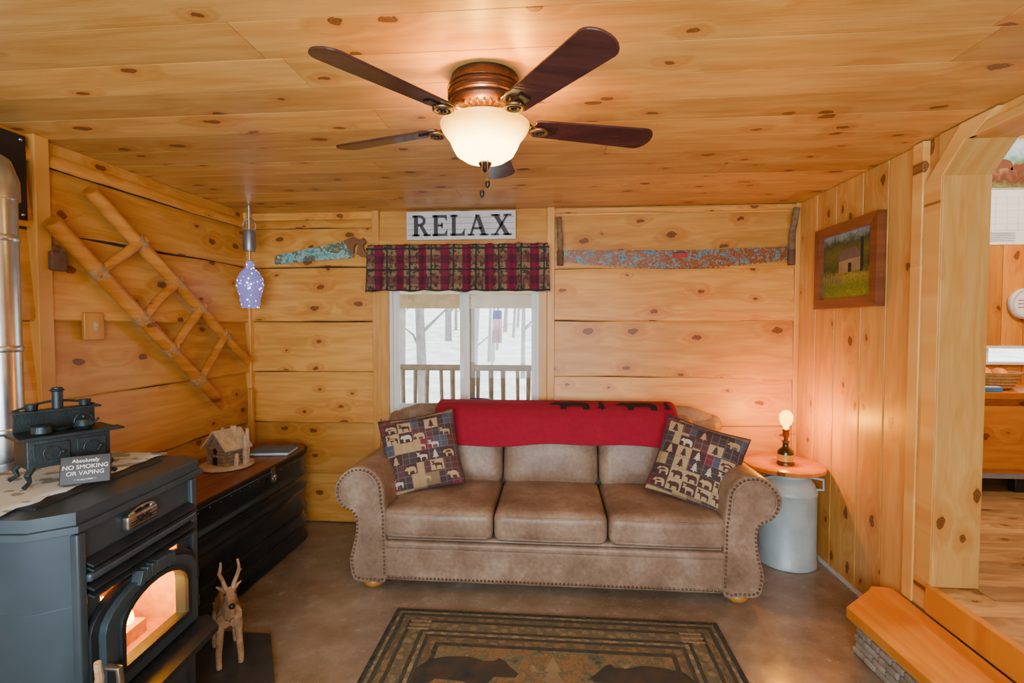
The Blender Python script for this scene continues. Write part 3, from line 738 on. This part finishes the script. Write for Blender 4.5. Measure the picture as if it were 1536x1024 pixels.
b=MB(); b.prism([(-2.17,1.08),(-1.10,1.08),(-1.10,1.86),(-1.28,2.14),(-1.56,2.14),(-1.60,1.84),(-2.17,1.84)],pz,0.0,.028)
b.obj('hearth_pad',[M['slate']],smooth=0)
def deer(name,loc,rot,sc):
    b=MB(); rnd=random.Random(3)
    def stick(a,c,r0,r1,k=5):
        a=Vector(a);c=Vector(c);pts=[];rs=[]
        for i in range(k+1):
            t=i/k; pts.append(a.lerp(c,t)+Vector((rnd.uniform(-1,1),rnd.uniform(-1,1),0))*.003*(0<i<k)); rs.append((r0+(r1-r0)*t)*rnd.uniform(.9,1.1))
        b.tube(pts,rs,9,0)
    stick((-.10,0,.20),(.09,0,.215),.034,.045,7)
    for k in range(6):
        a=k*math.pi/3; stick((-.105,.022*math.cos(a),.20+.022*math.sin(a)),(.10,.03*math.cos(a),.21+.03*math.sin(a)),.014,.016)
    for y in(-.03,.03):
        stick((.085,y,.20),(.075,y*1.2,.10),.017,.013,3); stick((.075,y*1.2,.10),(.085,y*1.3,.0),.013,.011,3)
        stick((-.085,y,.20),(-.065,y*1.2,.125),.019,.013,3); stick((-.065,y*1.2,.125),(-.095,y*1.25,.075),.012,.011,2); stick((-.095,y*1.25,.075),(-.088,y*1.3,0),.011,.010,3)
    stick((.085,0,.22),(.125,0,.315),.028,.02,4); stick((.07,.012,.22),(.12,.012,.31),.014,.012,3)
    stick((.105,0,.318),(.185,0,.298),.024,.014,4); b.sphere((.190,0,.298),.012,1)
    for s in(-1,1):
        b.sphere((.135,s*.019,.325),.004,1)
        stick((.105,s*.018,.33),(.09,s*.045,.345),.009,.003,2)
        stick((.115,s*.012,.335),(.105,s*.035,.40),.009,.007,3); stick((.105,s*.035,.40),(.115,s*.030,.45),.007,.004,2)
        stick((.11,s*.025,.375),(.135,s*.04,.415),.006,.003,2)
    stick((-.11,0,.225),(-.135,0,.25),.012,.006,2)
    zmin=min(v.z for v in b.v)
    b.v=[(v-Vector((0,0,zmin)))*sc for v in b.v]
    return b.obj(name,[M['drift'],M['black']],loc=loc,rot=(0,0,rad(rot)))
deer('driftwood_reindeer',(-1.38,1.985,.0285),-50,1.0)
deer('driftwood_reindeer.001',(-1.16,.965,0.0),-12,1.58)

# ------------------------------------------------------------------ sofa
sofa=empty('leather_sofa',(0,3.0,0))
def child(b,name,mats,**k):
    o=b.obj(name,mats,**k); o.parent=sofa; o.matrix_parent_inverse=Matrix.Translation((0,-3.0,0)); return o
SX=-.01
b=MB()
b.rbox((SX,3.0,.175),(.93,.40,.125),.02,0,k=8)
b.rbox((SX,2.588,.262),(.895,.022,.022),.018,0,k=10)
b.rbox((SX,2.592,.165),(.90,.020,.09),.014,0,k=10)
b.rbox((SX,3.325,.45),(1.0,.075,.36),.03,0,k=6)
child(b,'frame',[M['leather']],smooth=60)
b=MB()
for x0,x1 in((-.905,-.312),(-.307,.287),(.292,.885)):
    b.rbox(((x0+x1)/2,2.875,.375),((x1-x0)/2,.315,.082),.045,0,k=8,puff=(0,.006,.02))
    for z in(.318,.432):
        h_=(x1-x0)/2-.004; c_=(x0+x1)/2; yy=2.562 
        b.tube([(c_-h_+.03,yy+.006,z),(c_-h_*.5,yy,z),(c_,yy-.002,z),(c_+h_*.5,yy,z),(c_+h_-.03,yy+.006,z)],.005,8,0)
child(b,'seat_cushions',[M['leather']],smooth=70)
b=MB(); Rb=Matrix.Rotation(rad(-14),3,'X')
for x0,x1 in((-.905,-.314),(-.309,.285),(.290,.885)):
    b.rbox(((x0+x1)/2,3.20,.64),((x1-x0)/2,.085,.225),.06,0,k=8,puff=(0,.03,.0),R=Rb)
child(b,'back_cushions',[M['leather']],smooth=70)
b=MB(); pts=[];rs=[]
for i in range(41):
    s=i/40; x=-1.06+2.10*s; e=abs(2*s-1)
    pts.append((x,3.33,.828+.012*math.cos((s-.5)*math.pi)-(.05*max(0,e-.85)/.15)**1)); rs.append(.073*(1-.25*max(0,(e-.94)/.06)))
b.tube(pts,rs,20,0)
for s in(-1,1): b.sphere((SX+s*1.045,3.33,.79),.062,0,16,10)
for s in(-1,1): b.rbox((SX+s*.98,3.32,.71),(.10,.075,.13),.05,0,k=4)
child(b,'back_roll',[M['leather']],smooth=80)
def catmull(P,n=6):
    out=[]
    N=len(P)
    for i in range(N):
        p0,p1,p2,p3=[Vector(P[(i+k)%N]) for k in(-1,0,1,2)]
        for j in range(n):
            t=j/n; out.append(.5*((2*p1)+(-p0+p2)*t+(2*p0-5*p1+4*p2-p3)*t*t+(-p0+3*p1-3*p2+p3)*t**3))
    return out
armP=[(.875,.07),(.875,.30),(.880,.50),(.895,.60),(.95,.665),(1.03,.68),(1.10,.65),(1.150,.585),(1.155,.52),(1.12,.465),(1.075,.445),(1.045,.41),(1.04,.34),(1.055,.26),(1.075,.18),(1.07,.11),(1.045,.06),(.95,.055)]
pts=catmull(armP,5)
pc=Vector((1.0,.42))
for s in(-1,1):
    b=MB()
    layers=[(2.5695,.93),(2.569,.965),(2.575,.99),(2.592,1.0),(2.9,1.0),(3.25,1.0),(3.37,.99),(3.39,.95)]
    n=len(pts); vs=[];fs=[]
    for y,k in layers:
        for p in pts:
            q=pc.copy(); q.y=min(max(p.y,.2),.56); q.x=.975 if p.y<.45 else 1.02
            r=q+(p-q)*k; vs.append((SX+s*r.x,y,r.y))
    for i in range(len(layers)-1):
        for j in range(n): m_=(j+1)%n; fs.append((i*n+j,i*n+m_,(i+1)*n+m_,(i+1)*n+j))
    tr=tessellate_polygon([[Vector((p.x,p.y,0)) for p in pts]])
    fs+=[tuple(t) for t in tr]; fs+=[tuple(x+(len(layers)-1)*n for x in t) for t in tr]
    b.add(vs,fs)
    acc=0; last=None
    for j in range(n+1):
        p=pts[j%n]; q=pc.copy(); q.y=min(max(p.y,.2),.56); q.x=.975 if p.y<.45 else 1.02
        r=q+(p-q)*.86
        if last is not None:
            seg=(r-last).length; 
            while acc+seg>=.022:
                tt=(.022-acc)/seg; last=last.lerp(r,tt); seg=(r-last).length; acc=0
                b.sphere((SX+s*last.x,2.568,last.y),.0065,1,8,5)
            acc+=seg
        last=r
    b.tube([(SX+s*(1.02+(p.x-1.02)*.78),2.566,.56+(p.y-.56)*.78) for p in pts if p.y>.45],.005,8,0,)
    child(b,'arm_left' if s<0 else 'arm_right',[M['leather'],M['nail']],smooth=60)
b=MB()
for i in range(84): b.sphere((SX-.86+1.72*i/83,2.571,.088),.0065,0,8,5)
child(b,'nailhead_trim',[M['nail']])
b=MB()
for x in(-.98,.96):
    for y in(2.65,3.33): b.lathe([(.030,0),(.045,.008),(.058,.025),(.060,.038),(.048,.052),(.040,.06)],(x,y,0),24)
child(b,'feet',[M['foot']],smooth=60)

# red throw
b=MB(); n=70; vs=[];fs=[]
path=[]
fr=[(3.055,.692),(3.065,.72),(3.088,.78),(3.12,.85),(3.165,.895),(3.225,.920),(3.30,.930),(3.36,.925),(3.40,.895),(3.414,.85)]
for i in range(len(fr)-1):
    for j in range(3):
        t=j/3; path.append((fr[i][0]+(fr[i+1][0]-fr[i][0])*t,fr[i][1]+(fr[i+1][1]-fr[i][1])*t))
path.append(fr[-1])
for i in range(n+1):
    s=i/n; x=-.75+1.52*s
    for j,(y,z) in enumerate(path):
        w=max(0,1-j/8); zz=z+w*(-.012*math.sin(s*math.pi*2+.6)+.005*math.sin(s*17)); yy=y-.004*math.sin(s*23)*w-.003
        vs.append((x+.02*(w)*(s-.5),yy,zz+.003))
kk=len(path)
for i in range(n):
    for j in range(kk-1): fs.append((i*kk+j,i*kk+j+1,(i+1)*kk+j+1,(i+1)*kk+j))
b.add(vs,fs)
BEAR=[(0,.5),(.08,.62),(.14,.74),(.2,.8),(.24,.74),(.34,.72),(.5,.8),(.7,.78),(.88,.7),(.97,.5),(.98,.25),(.97,0),(.82,0),(.82,.2),(.76,.32),(.5,.3),(.42,.25),(.42,0),(.28,0),(.27,.3),(.22,.42),(.12,.42),(.03,.42)]
MOOSE=[(0,.55),(.1,.62),(.12,.72),(.02,.85),(.05,.98),(.12,.86),(.18,.98),(.22,.84),(.32,.98),(.3,.8),(.2,.7),(.3,.66),(.45,.7),(.7,.64),(.9,.6),(.95,.4),(.9,0),(.84,0),(.82,.3),(.72,.36),(.5,.34),(.42,.3),(.4,0),(.33,0),(.32,.32),(.25,.48),(.15,.5),(.08,.46)]
TREE=[(.45,0),(.45,.12),(.2,.12),(.38,.35),(.27,.35),(.42,.6),(.33,.6),(.5,1),(.67,.6),(.58,.6),(.73,.35),(.62,.35),(.8,.12),(.55,.12),(.55,0)]
thr=b.obj('throw_blanket',M['red'],smooth=180); so=thr.modifiers.new('s','SOLIDIFY'); so.thickness=.004; so.offset=0
b=MB()
TP=[(3.165,.895),(3.225,.920),(3.30,.930),(3.36,.925)]
def onthrow(a,c,d):
    t=c*2.2; i=min(2,int(t)); f=t-i
    return (a,TP[i][0]+(TP[i+1][0]-TP[i][0])*f-.005,TP[i][1]+(TP[i+1][1]-TP[i][1])*f+.009)
for x0,w,p in((-.02,.26,BEAR),(.40,.26,BEAR),(.26,.10,TREE),(.68,.08,TREE)):
    b.prism([(x0+w*a,c*.9) for a,c in p],onthrow,0,1,0,back=False)
o=b.obj('bear_applique',M['blackcloth']); o.parent=thr

# pillows
def pillow(name,loc,yaw,pitch,roll,w=.225,T=.075,seed=1):
    b=MB(); N=18
    def P(u,v,sd):
        e=max(0,(1-u**4))*max(0,(1-v**4))
        return (u*w*(1-.07*(1-v*v)),v*w*(1-.07*(1-u*u)),sd*T*(e**.55)*(1-.25*(u*u+v*v)/2))
    for sd in(-1,1):
        vs=[];fs=[]
        for i in range(N+1):
            for j in range(N+1):
                vs.append(P(-1+2*i/N,-1+2*j/N,sd))
        for i in range(N):
            for j in range(N): 
                q=(i*(N+1)+j,(i+1)*(N+1)+j,(i+1)*(N+1)+j+1,i*(N+1)+j+1); fs.append(q)
        b.add(vs,fs,0)
    ed=[]
    for k in range(48):
        t=k/12
        s_,f=int(t),t-int(t)
        u,v=[(-1+2*f,-1),(1,-1+2*f),(1-2*f,1),(-1,1-2*f)][s_]; ed.append(P(u,v,1))
    b.tube(ed+[ed[0]],.005,8,2)
    r=random.Random(seed)
    for i in range(5):
        for j in range(6):
            if (i+j+seed)%2 or r.random()<.35:
                sh=r.choice([BEAR,MOOSE,TREE,MOOSE,BEAR]); u0=-.88+i*.36; v0=-.86+j*.29; m_=r.choice([1,2,2,1,3])
                if m_==2 or r.random()<.5:
                    pm=1 if m_==2 else 2
                    G=5
                    vs=[];fs=[]
                    for a in range(G+1):
                        for c in range(G+1):
                            p=Vector(P(u0-.02+.35*a/G,v0-.02+.28*c/G,1)); p.z+=.0012; vs.append(p)
                    for a in range(G):
                        for c in range(G): fs.append((a*(G+1)+c,(a+1)*(G+1)+c,(a+1)*(G+1)+c+1,a*(G+1)+c+1))
                    b.add(vs,fs,pm)
                b.prism([(u0+.31*a,v0+.24*c) for a,c in sh],lambda a,c,d:(lambda q:(q[0],q[1],q[2]+.0035))(P(a,c,1)),0,1,m_,back=False)
    Rm=Matrix.Rotation(rad(yaw),3,'Z')@Matrix.Rotation(rad(pitch),3,'X')@Matrix.Rotation(rad(roll),3,'Z')
    return b.obj(name,[M['pillow'],M['tan'],M['plum'],M['snow']],smooth=60,loc=loc,rot=Rm.to_euler())
pillow('throw_pillow',(-.775,2.90,.680),14,68,9,seed=1)
pillow('throw_pillow.001',(.80,2.83,.662),-16,64,-15,seed=4)

# ------------------------------------------------------------------ milk can side table
b=MB(); cx,cy=1.42,3.13
b.lathe([(.158,0),(.166,.004),(.166,.03),(.161,.035),(.161,.43),(.164,.435),(.164,.445),(.158,.455),(.148,.49),(.125,.52),(.112,.53),(.112,.550),(.125,.554),(.130,.56),(.125,.568),(.02,.57)],(cx,cy,0),40,0)
for s in(-1,1):
    a=rad(-25 if s>0 else 205); dx,dy=math.cos(a)*.9,math.sin(a)*.9
    b.tube([(cx+dx*.165,cy+dy*.165,.46),(cx+dx*.21,cy+dy*.21,.465),(cx+dx*.21,cy+dy*.21,.525),(cx+dx*.125,cy+dy*.125,.53)],.008,8,0)
b.lathe([(.215,0),(.222,.004),(.222,.022),(.215,.028),(.0,.028)],(cx-.02,cy,.572),48,1)
b.obj('milk_can_side_table',[M['cream'],wood('round_top_pine',(.66,.27,.04),(.46,.15,.018),'X','Y',rough=.25,isl=False)],smooth=45)
b=MB(); lz=.6005; lx,ly=cx-.02,cy-.02
b.lathe([(.040,0),(.045,.004),(.045,.07),(.04,.085),(.02,.10),(.017,.112),(.017,.13)],(lx,ly,lz),28,0)
b.lathe([(.0455,.02),(.0455,.06)],(lx,ly,lz),28,1,cap=False)
b.lathe([(.048,.0),(.048,.012),(.0455,.014)],(lx,ly,lz),28,2)
b.lathe([(.020,.13),(.024,.133),(.024,.138),(.012,.142),(.012,.16),(.018,.165),(.018,.20),(.021,.203),(.021,.21),(.015,.214)],(lx,ly,lz),20,2)
b.tube([(lx+.02,ly,lz+.18),(lx+.04,ly-.005,lz+.185)],.003,8,2); b.sphere((lx+.042,ly-.005,lz+.185),.005,2)
b.lathe([(.014,.214),(.016,.225),(.030,.245),(.038,.27),(.036,.295),(.024,.315),(.006,.324),(.0005,.325)],(lx,ly,lz),24,3)
b.obj('edison_bulb_lamp',[M['darkglass'],M['yellow'],M['goldb'],M['bulb']],smooth=50)

# ------------------------------------------------------------------ step
b=MB()
b.prism([(1.40,.9),(XR-.04,.9),(XR-.04,2.44),(1.50,2.45),(1.475,2.42),(1.285,2.26),(1.30,2.0),(1.315,1.7),(1.31,1.3)],pz,.160,.205,0)
b.prism([(1.42,.95),(XR-.05,.95),(XR-.05,2.38),(1.50,2.38),(1.36,2.24),(1.37,1.3)],pz,0,.16,1)
r=random.Random(5)
pth=[(1.375,1.0),(1.36,1.3),(1.365,1.75),(1.345,2.22),(1.48,2.38),(1.57,2.39)]
for a,c in zip(pth[:-1],pth[1:]):
    L=(Vector(c)-Vector(a)).length; ang=math.atan2(c[1]-a[1],c[0]-a[0])
    for lay in range(5):
        t=r.uniform(0,.06)
        while t<L:
            l=r.uniform(.05,.12); q=min(1,(t+l/2)/L)
            b.rbox((a[0]+(c[0]-a[0])*q,a[1]+(c[1]-a[1])*q,.018+lay*.031),(l/2,r.uniform(.022,.034),.0145),.009,1,k=2,R=Matrix.Rotation(ang+r.uniform(-.1,.1),3,'Z')); t+=l+.003
b.obj('entry_step',[M['orange'],M['stone']],smooth=45,bevel=.004)

# ------------------------------------------------------------------ rug
hx,hy=.782,1.15
b=MB()
b.rbox((0,0,.006),(hx,hy,.006),.005,0,k=10)
rug=b.obj('area_rug',m_rug(hx,hy),loc=(.005,2.42-hy,0),smooth=60)
b=MB()
def rb(x0,y0,w,h,flip,p,m=0):
    b.prism([((x0+(1-a if flip else a)*w),y0+c*h) for a,c in p],pz,.0128,.0132,m)
rb(-.58,.57,.44,.30,True,BEAR); rb(.15,.57,.44,.30,False,BEAR)
rb(-.62,-.9,.44,.30,True,BEAR); rb(.17,-.9,.44,.30,False,BEAR)
rb(-.10,.60,.2,.24,False,TREE,1)
for sx in(-1,1):
    for sy in(-1,1):
        for k in range(5):
            for q in range(3): b.sphere((sx*(hx-.15)+(-.04+.02*k),sy*(hy-.13)+(-.03+.03*q),.012),.010,1,8,4,(1.2,.9,.15))
o=b.obj('rug_motifs',[M['bearfur'],plain('rug_tan_pile',(.24,.19,.11),.95)]); o.parent=rug

# ------------------------------------------------------------------ ceiling fan
fan=MB(); cx,cy=-.2215,1.64
fan.lathe([(.088,2.24),(.108,2.236),(.112,2.22),(.116,2.205),(.120,2.175),(.120,2.165),(.112,2.16),(.115,2.15),(.108,2.135),(.088,2.125),(.062,2.12),(.057,2.11),(.062,2.10),(.062,2.092),(.04,2.085)],(cx,cy,0),48,0)
for z in(2.17,2.185,2.20): fan.lathe([(.1195,z-.002),(.122,z),(.1185,z+.002)],(cx,cy,0),48,0,cap=False)
for k in range(30):
    a=2*math.pi*k/30; fan.obox((cx+.09*math.cos(a),cy+.09*math.sin(a),2.13),(.014,.0035,.009),Matrix.Rotation(a,3,'Z'),2)
fan.lathe([(.05,2.10),(.075,2.096),(.092,2.088),(.094,2.082),(.06,2.080)],(cx,cy,0),40,2)
for A in [90,18,162,234,306]:
    a=rad(A); old=fan.M
    fan.M=Matrix.Translation((cx,cy,2.088))@Matrix.Rotation(a,4,'Z')
    fan.tube([(.085,0,.038),(.12,0,.03),(.148,0,.010),(.162,0,.0)],[.012,.010,.010,.010],8,0)
    fan.tube([(.182+.026*math.cos(q),.026*math.sin(q),-.008) for q in [2*math.pi*i/18 for i in range(19)]],.0065,8,2)
    fan.tube([(.182+.013*math.cos(q),.013*math.sin(q),-.010) for q in [2*math.pi*i/14 for i in range(15)]],.005,8,0)
    fan.M=fan.M@Matrix.Rotation(rad(-12),4,'X')
    w0,w1=.044,.058; x0,L=.165,.375
    pl=[(x0,-w0+.006),(x0+.01,-w0)]+[(x0+.01+L*i/6,-(w0+(w1-w0)*i/6)) for i in range(1,7)]+[(x0+.01+L+.042*math.sin(q),-w1*math.cos(q)) for q in [math.pi*i/10 for i in range(1,10)]]+[(x0+.01+L-L*i/6,(w1-(w1-w0)*i/6)) for i in range(7)]+[(x0,w0-.006)]
    fan.prism(pl,pz,.0,.007,1)
    fan.box(.150,.245,-.018,.018,-.005,.0,0)
    fan.M=old
fo=fan.obj('ceiling_fan',[M['bronze'],M['bladew'],M['goldb']],smooth=45,bevel=.0015)
b=MB()
prof=[(.145,2.086),(.143,2.076),(.134,2.060),(.116,2.038),(.106,2.015),(.093,1.992),(.067,1.975),(.032,1.967),(.008,1.966)]
b.lathe(prof,(cx,cy,0),48,0,cap=False)
o=b.obj('glass_bowl',[M['bowl']],smooth=80); o.parent=fo
b=MB(); b.lathe([(.001,1.935),(.010,1.942),(.014,1.952),(.022,1.962),(.022,1.968),(.006,1.974)],(cx,cy,0),20,0)
for dx,z1 in((.012,1.905),(-.006,1.875)):
    b.cyl((cx+dx,cy-.03,1.975),(cx+dx,cy-.03,z1),.0015,.0015,6,1)
    b.lathe([(.001,-.03),(.007,-.022),(.008,-.01),(.003,0)],(cx+dx,cy-.03,z1),10,0)
o=b.obj('finial_and_pull_chains',[M['bronze'],M['goldb']]); o.parent=fo

# ------------------------------------------------------------------ neighbouring raised room
b=MB(); b.box(XR,XR+.17,.7,2.245,0,.318); b.box(XR+.17,4.4,-.5,4.05,-.1,.30)
y=-.5
while y<4.0: 
    b.box(XR-.0,4.4,y+.001,y+.119,.30,.32) if y>.7 and y+.12<2.24 else b.box(XR+.16,4.4,y+.001,min(y+.119,4.0),.30,.32)
    y+=.12
b.obj('floor_side_room',M['floor2'],smooth=0)
b=MB(); YW=3.95
x=1.78
while x<4.3:
    for z0,z1 in((.3,1.16),(1.27,2.95)): b.box(x+.002,x+.148,YW,YW+.05,z0,z1)
    x+=.15
b.box(1.6,2.75,YW+.001,YW+.05,1.14,1.30); b.box(3.75,4.4,YW+.001,YW+.05,1.14,1.30)
b.obj('wall_side_room_back',M['orangev'],smooth=0,bevel=.003)
b=MB(); b.box(4.3,4.4,-.5,4.0,.3,2.95); b.box(1.78,4.4,-.6,-.5,.3,2.95); b.box(1.60,1.78,YF,4.0,H+.1,2.95); b.obj('wall_side_room_right',M['orangev'],smooth=0)
b=MB(); b.box(1.6,4.4,-.6,4.0,2.95,3.0); b.obj('ceiling_side_room',M['pine_xy'],smooth=0)
b=MB(); b.box(2.2,4.0,3.50,3.94,.46,.95,0); b.box(2.15,4.05,3.46,3.945,.955,1.0,0); b.box(2.2,4.0,3.52,3.94,.42,.46,1)
for x in(2.25,3.1,3.95): b.box(x-.03,x+.03,3.55,3.61,.32,.42,2); b.box(x-.03,x+.03,3.85,3.91,.32,.42,2)
for x0,x1 in((2.24,3.08),(3.12,3.96)): b.rbox(((x0+x1)/2,3.498,.70),((x1-x0)/2,.012,.21),.008,0,k=3); b.sphere(((x0+x1)/2,3.475,.82),.015,2)
b.obj('wooden_sideboard',[M['orangex'],plain('grey_kick',(.3,.3,.29)),M['black']],smooth=40,bevel=.004)
b=MB(); bc=(2.98,3.70,1.001)
b.lathe([(.12,0),(.14,.01),(.185,.105),(.19,.115),(.17,.115),(.13,.02),(.0,.015)],bc,30)
for k in range(5): b.lathe([(.14+.0085*k,.012+k*.021),(.152+.0085*k,.02+k*.021),(.145+.0085*k,.031+k*.021)],bc,30,0,cap=False)
for k in range(6): b.sphere((bc[0]+.09*math.cos(k),bc[1]+.09*math.sin(k),1.10),.04,1,12,8)
b.obj('wicker_basket',[M['wicker'],plain('orange_fruit',(.9,.3,.03))])
b=MB(); b.box(2.72,2.90,3.464,3.505,1.001,1.03); b.box(2.73,2.89,3.466,3.503,1.03,1.036,1); b.obj('blue_notebook',[M['blue'],M['paper']],smooth=0,bevel=.002)
b=MB()
b.box(2.95,3.55,YW-.006,YW-.001,2.02,2.415); b.box(2.95,3.55,YW-.007,YW-.001,2.43,2.78,1)
b.cyl((2.94,YW-.008,2.422),(3.56,YW-.008,2.422),.006,.006,8,2)
for k in range(8): b.box(2.98+.077*k,2.982+.077*k,YW-.0075,YW-.006,2.12,2.36,2)
for k in range(6): b.box(2.98,3.52,YW-.0075,YW-.006,2.12+.048*k,2.122+.048*k,2)
b.box(3.06,3.14,YW-.008,YW-.006,2.14,2.19,3)
for k in range(5): b.box(3.10,3.35,YW-.0075,YW-.006,2.045+.014*k,2.049+.014*k,4)
cal=b.obj('wall_calendar',[M['paper'],M['horse'],plain('grid_grey',(.45,.47,.5)),M['lid'],M['greypaint']],smooth=0)
b=MB()
for x0,z0,w in((3.02,2.50,.17),(3.16,2.53,.16),(3.30,2.50,.18),(2.97,2.56,.13)):
    b.prism([(x0+a*w,z0+c*.13) for a,c in BEAR],lambda a,c,d:(a,d,c),YW-.0085,YW-.0075,0)
o=b.obj('printed_horses',[plain('horse_brown',(.16,.06,.03))]); o.parent=cal
b=MB(); b.lathe([(.0,0),(.10,0),(.112,.01),(.112,.03),(.10,.04),(.088,.034),(.0,.034)],seg=40,m=0,cap=False)
b.lathe([(.0,.035),(.085,.035)],seg=40,m=1,cap=False)
for k in range(3): b.box(-.06,.06,-.03+.025*k,-.024+.025*k,.035,.037,2)
b.obj('wall_clock',[plain('pale_rim',(.6,.58,.52),.4),M['paper'],plain('dial_red',(.4,.12,.08))],loc=(3.42,YW-.001,1.59),rot=(rad(90),0,0))
b=MB()
for z0,z1 in((1.145,1.165),(1.262,1.282)): b.box(2.72,3.78,YW-.02,YW+.06,z0,z1)
b.box(2.72,2.76,YW-.02,YW+.06,1.165,1.262); b.box(3.74,3.78,YW-.02,YW+.06,1.165,1.262); b.box(3.18,3.2,YW,YW+.04,1.165,1.262)
b.box(2.95,3.10,YW+.02,YW+.03,1.225,1.262,1)
b.obj('window_3',[M['vinyl'],plain('red_sticker',(.6,.02,.02))],smooth=0)

# ------------------------------------------------------------------ outside
b=MB(); n=40; vs=[];fs=[]
for i in range(n+1):
    for j in range(n+1):
        x=-25+50*i/n; y=4.2+40*j/n; d=max(0,y-7)
        vs.append((x,y,-.35+d*.10+.25*noise.noise(Vector((x*.2,y*.2,0)))*min(1,d*.3)))
for i in range(n):
    for j in range(n): fs.append((i*(n+1)+j,(i+1)*(n+1)+j,(i+1)*(n+1)+j+1,i*(n+1)+j+1))
b.add(vs,fs); b.obj('ground_outside',M['grass'],smooth=180)
b=MB()
for k in range(11): b.box(-6,4.,YB+.13+k*.15,YB+.275+k*.15,.10,.14)
b.obj('porch_deck',M['decklog'],smooth=0)
b=MB(); yr=5.0
b.cyl((-4,yr,1.0),(1.7,yr,1.0),.032,.032,12); b.cyl((-4,yr,.32),(1.7,yr,.32),.03,.03,12)
r=random.Random(2)
for k in range(44):
    x=-4+.13*k+r.uniform(-.01,.01); q=r.uniform(.018,.028); b.tube([(x,yr,.3),(x+r.uniform(-.01,.01),yr,.65),(x,yr,1.0)],[q,q*.9,q],8)
for x in(-3.2,-.84,1.4): b.cyl((x,yr,.14),(x,yr,1.62),.06,.058,14)
b.obj('porch_railing',M['decklog'],smooth=50)
b=MB(); b.box(-4,2,yr-.06,yr+.06,1.60,1.74)
for k in range(14): 
    x=-3.9+.42*k; b.prism([(YB+.13,2.15),(YB+.13,2.24),(5.4,1.76),(5.4,1.69)],fy,x-.025,x+.025)
b.prism([(YB+.12,2.25),(YB+.12,2.28),(5.5,1.78),(5.5,1.75)],fy,-4,2,0)
b.obj('porch_roof',plain('porch_roof_boards',(.62,.50,.30),.8),smooth=0)
b=MB(); r=random.Random(11)
for k in range(46):
    x=r.uniform(-12,6); y=r.uniform(8.5,26); z=-.4+max(0,y-7)*.1; w=r.uniform(.05,.14); h=r.uniform(5,8)
    b.tube([(x,y,z),(x+r.uniform(-.2,.2),y,z+h*.5),(x+r.uniform(-.4,.4),y,z+h)],[w,w*.7,w*.2],8)
    for q in range(10):
        zz=z+r.uniform(.6,h*.9); dx=r.uniform(-1,1); b.tube([(x,y,zz),(x+dx*.5,y+.1,zz+.4),(x+dx,y,zz+.6)],[w*.35,w*.2,w*.08],5)
b.obj('bare_trees',M['trunk'],smooth=60)
b=MB(); vs=[];fs=[]
for i in range(9):
    for j in range(9): vs.append((-.70+.11*i/8,5.8+.02*math.sin(i*1.6),1.22+.38*j/8))
for i in range(8):
    for j in range(8): fs.append((i*9+j,(i+1)*9+j,(i+1)*9+j+1,i*9+j+1))
b.add(vs,fs,0); b.cyl((-.72,5.8,-.3),(-.70,5.8,1.75),.012,.012,8,1)
b.obj('us_flag',[M['flagm'],M['galv']],smooth=180)
b=MB(); b.lathe([(.14,0),(.16,.02),(.175,.55),(.185,.57),(.185,.59),(.15,.59),(.15,.1)],(-.72,4.6,.14),24)
for z in(.12,.4): b.lathe([(.166,z-.01),(.176,z),(.17,z+.01)],(-.72,4.6,.14),24,0,cap=False)
o=b.obj('metal_bucket',plain('dark_galv',(.06,.07,.09),.4,.8))

# ------------------------------------------------------------------ lights, world, camera
def area(name,loc,rot,sx,sy,p,col):
    l=bpy.data.lights.new(name,'AREA'); l.shape='RECTANGLE'; l.size=sx; l.size_y=sy; l.energy=p; l.color=col
    o=bpy.data.objects.new(name,l); COL.objects.link(o); o.location=loc; o.rotation_euler=rot; return o
def point(name,loc,p,col,r=.03):
    l=bpy.data.lights.new(name,'POINT'); l.energy=p; l.color=col; l.shadow_soft_size=r
    o=bpy.data.objects.new(name,l); COL.objects.link(o); o.location=loc; return o
area('rear_fill_softbox',(-.25,YF+.06,1.4),(rad(90),0,0),2.4,1.2,125,(.80,.92,1))  # unseen softbox added behind the camera to fill the room
area('ceiling_fill',(-.3,-.6,.9),(rad(150),0,0),2.2,1.0,46,(.90,.96,1))  # added fill aimed up at the ceiling, no fixture there
point('fire_light',STM@Vector((-.04,.06,.60)),2.6,(1,.42,.02),.03)
point('bulb_filament',(1.40,3.11,.6005+.275),42,(1,.34,.0),.010)
for k in range(3):
    a=2*math.pi*k/3+.5; point('fan_lamp',(-.2215+.120*math.cos(a),1.64+.120*math.sin(a),2.078),9.,(1,.42,.02),.012)
point('side_room_fill',(3.0,2.6,2.6),120,(1,.93,.8),.15)  # added fill light, brightens the side room
l=bpy.data.lights.new('sun','SUN'); l.energy=3.2; l.angle=.02; o=bpy.data.objects.new('sun',l); COL.objects.link(o); o.rotation_euler=(rad(40),0,rad(20))
w=bpy.data.worlds.new('World'); S.world=w; w.use_nodes=True
bg=w.node_tree.nodes['Background']; bg.inputs[0].default_value=(.82,.93,1,1); bg.inputs[1].default_value=5.5

cam=bpy.data.cameras.new('camera'); cam.sensor_width=36; cam.lens=750/1536*36; cam.clip_start=.03
co=bpy.data.objects.new('camera',cam); COL.objects.link(co); co.location=(0,0,1.44); co.rotation_euler=(rad(90-1.98),0,rad(4.65))
S.camera=co
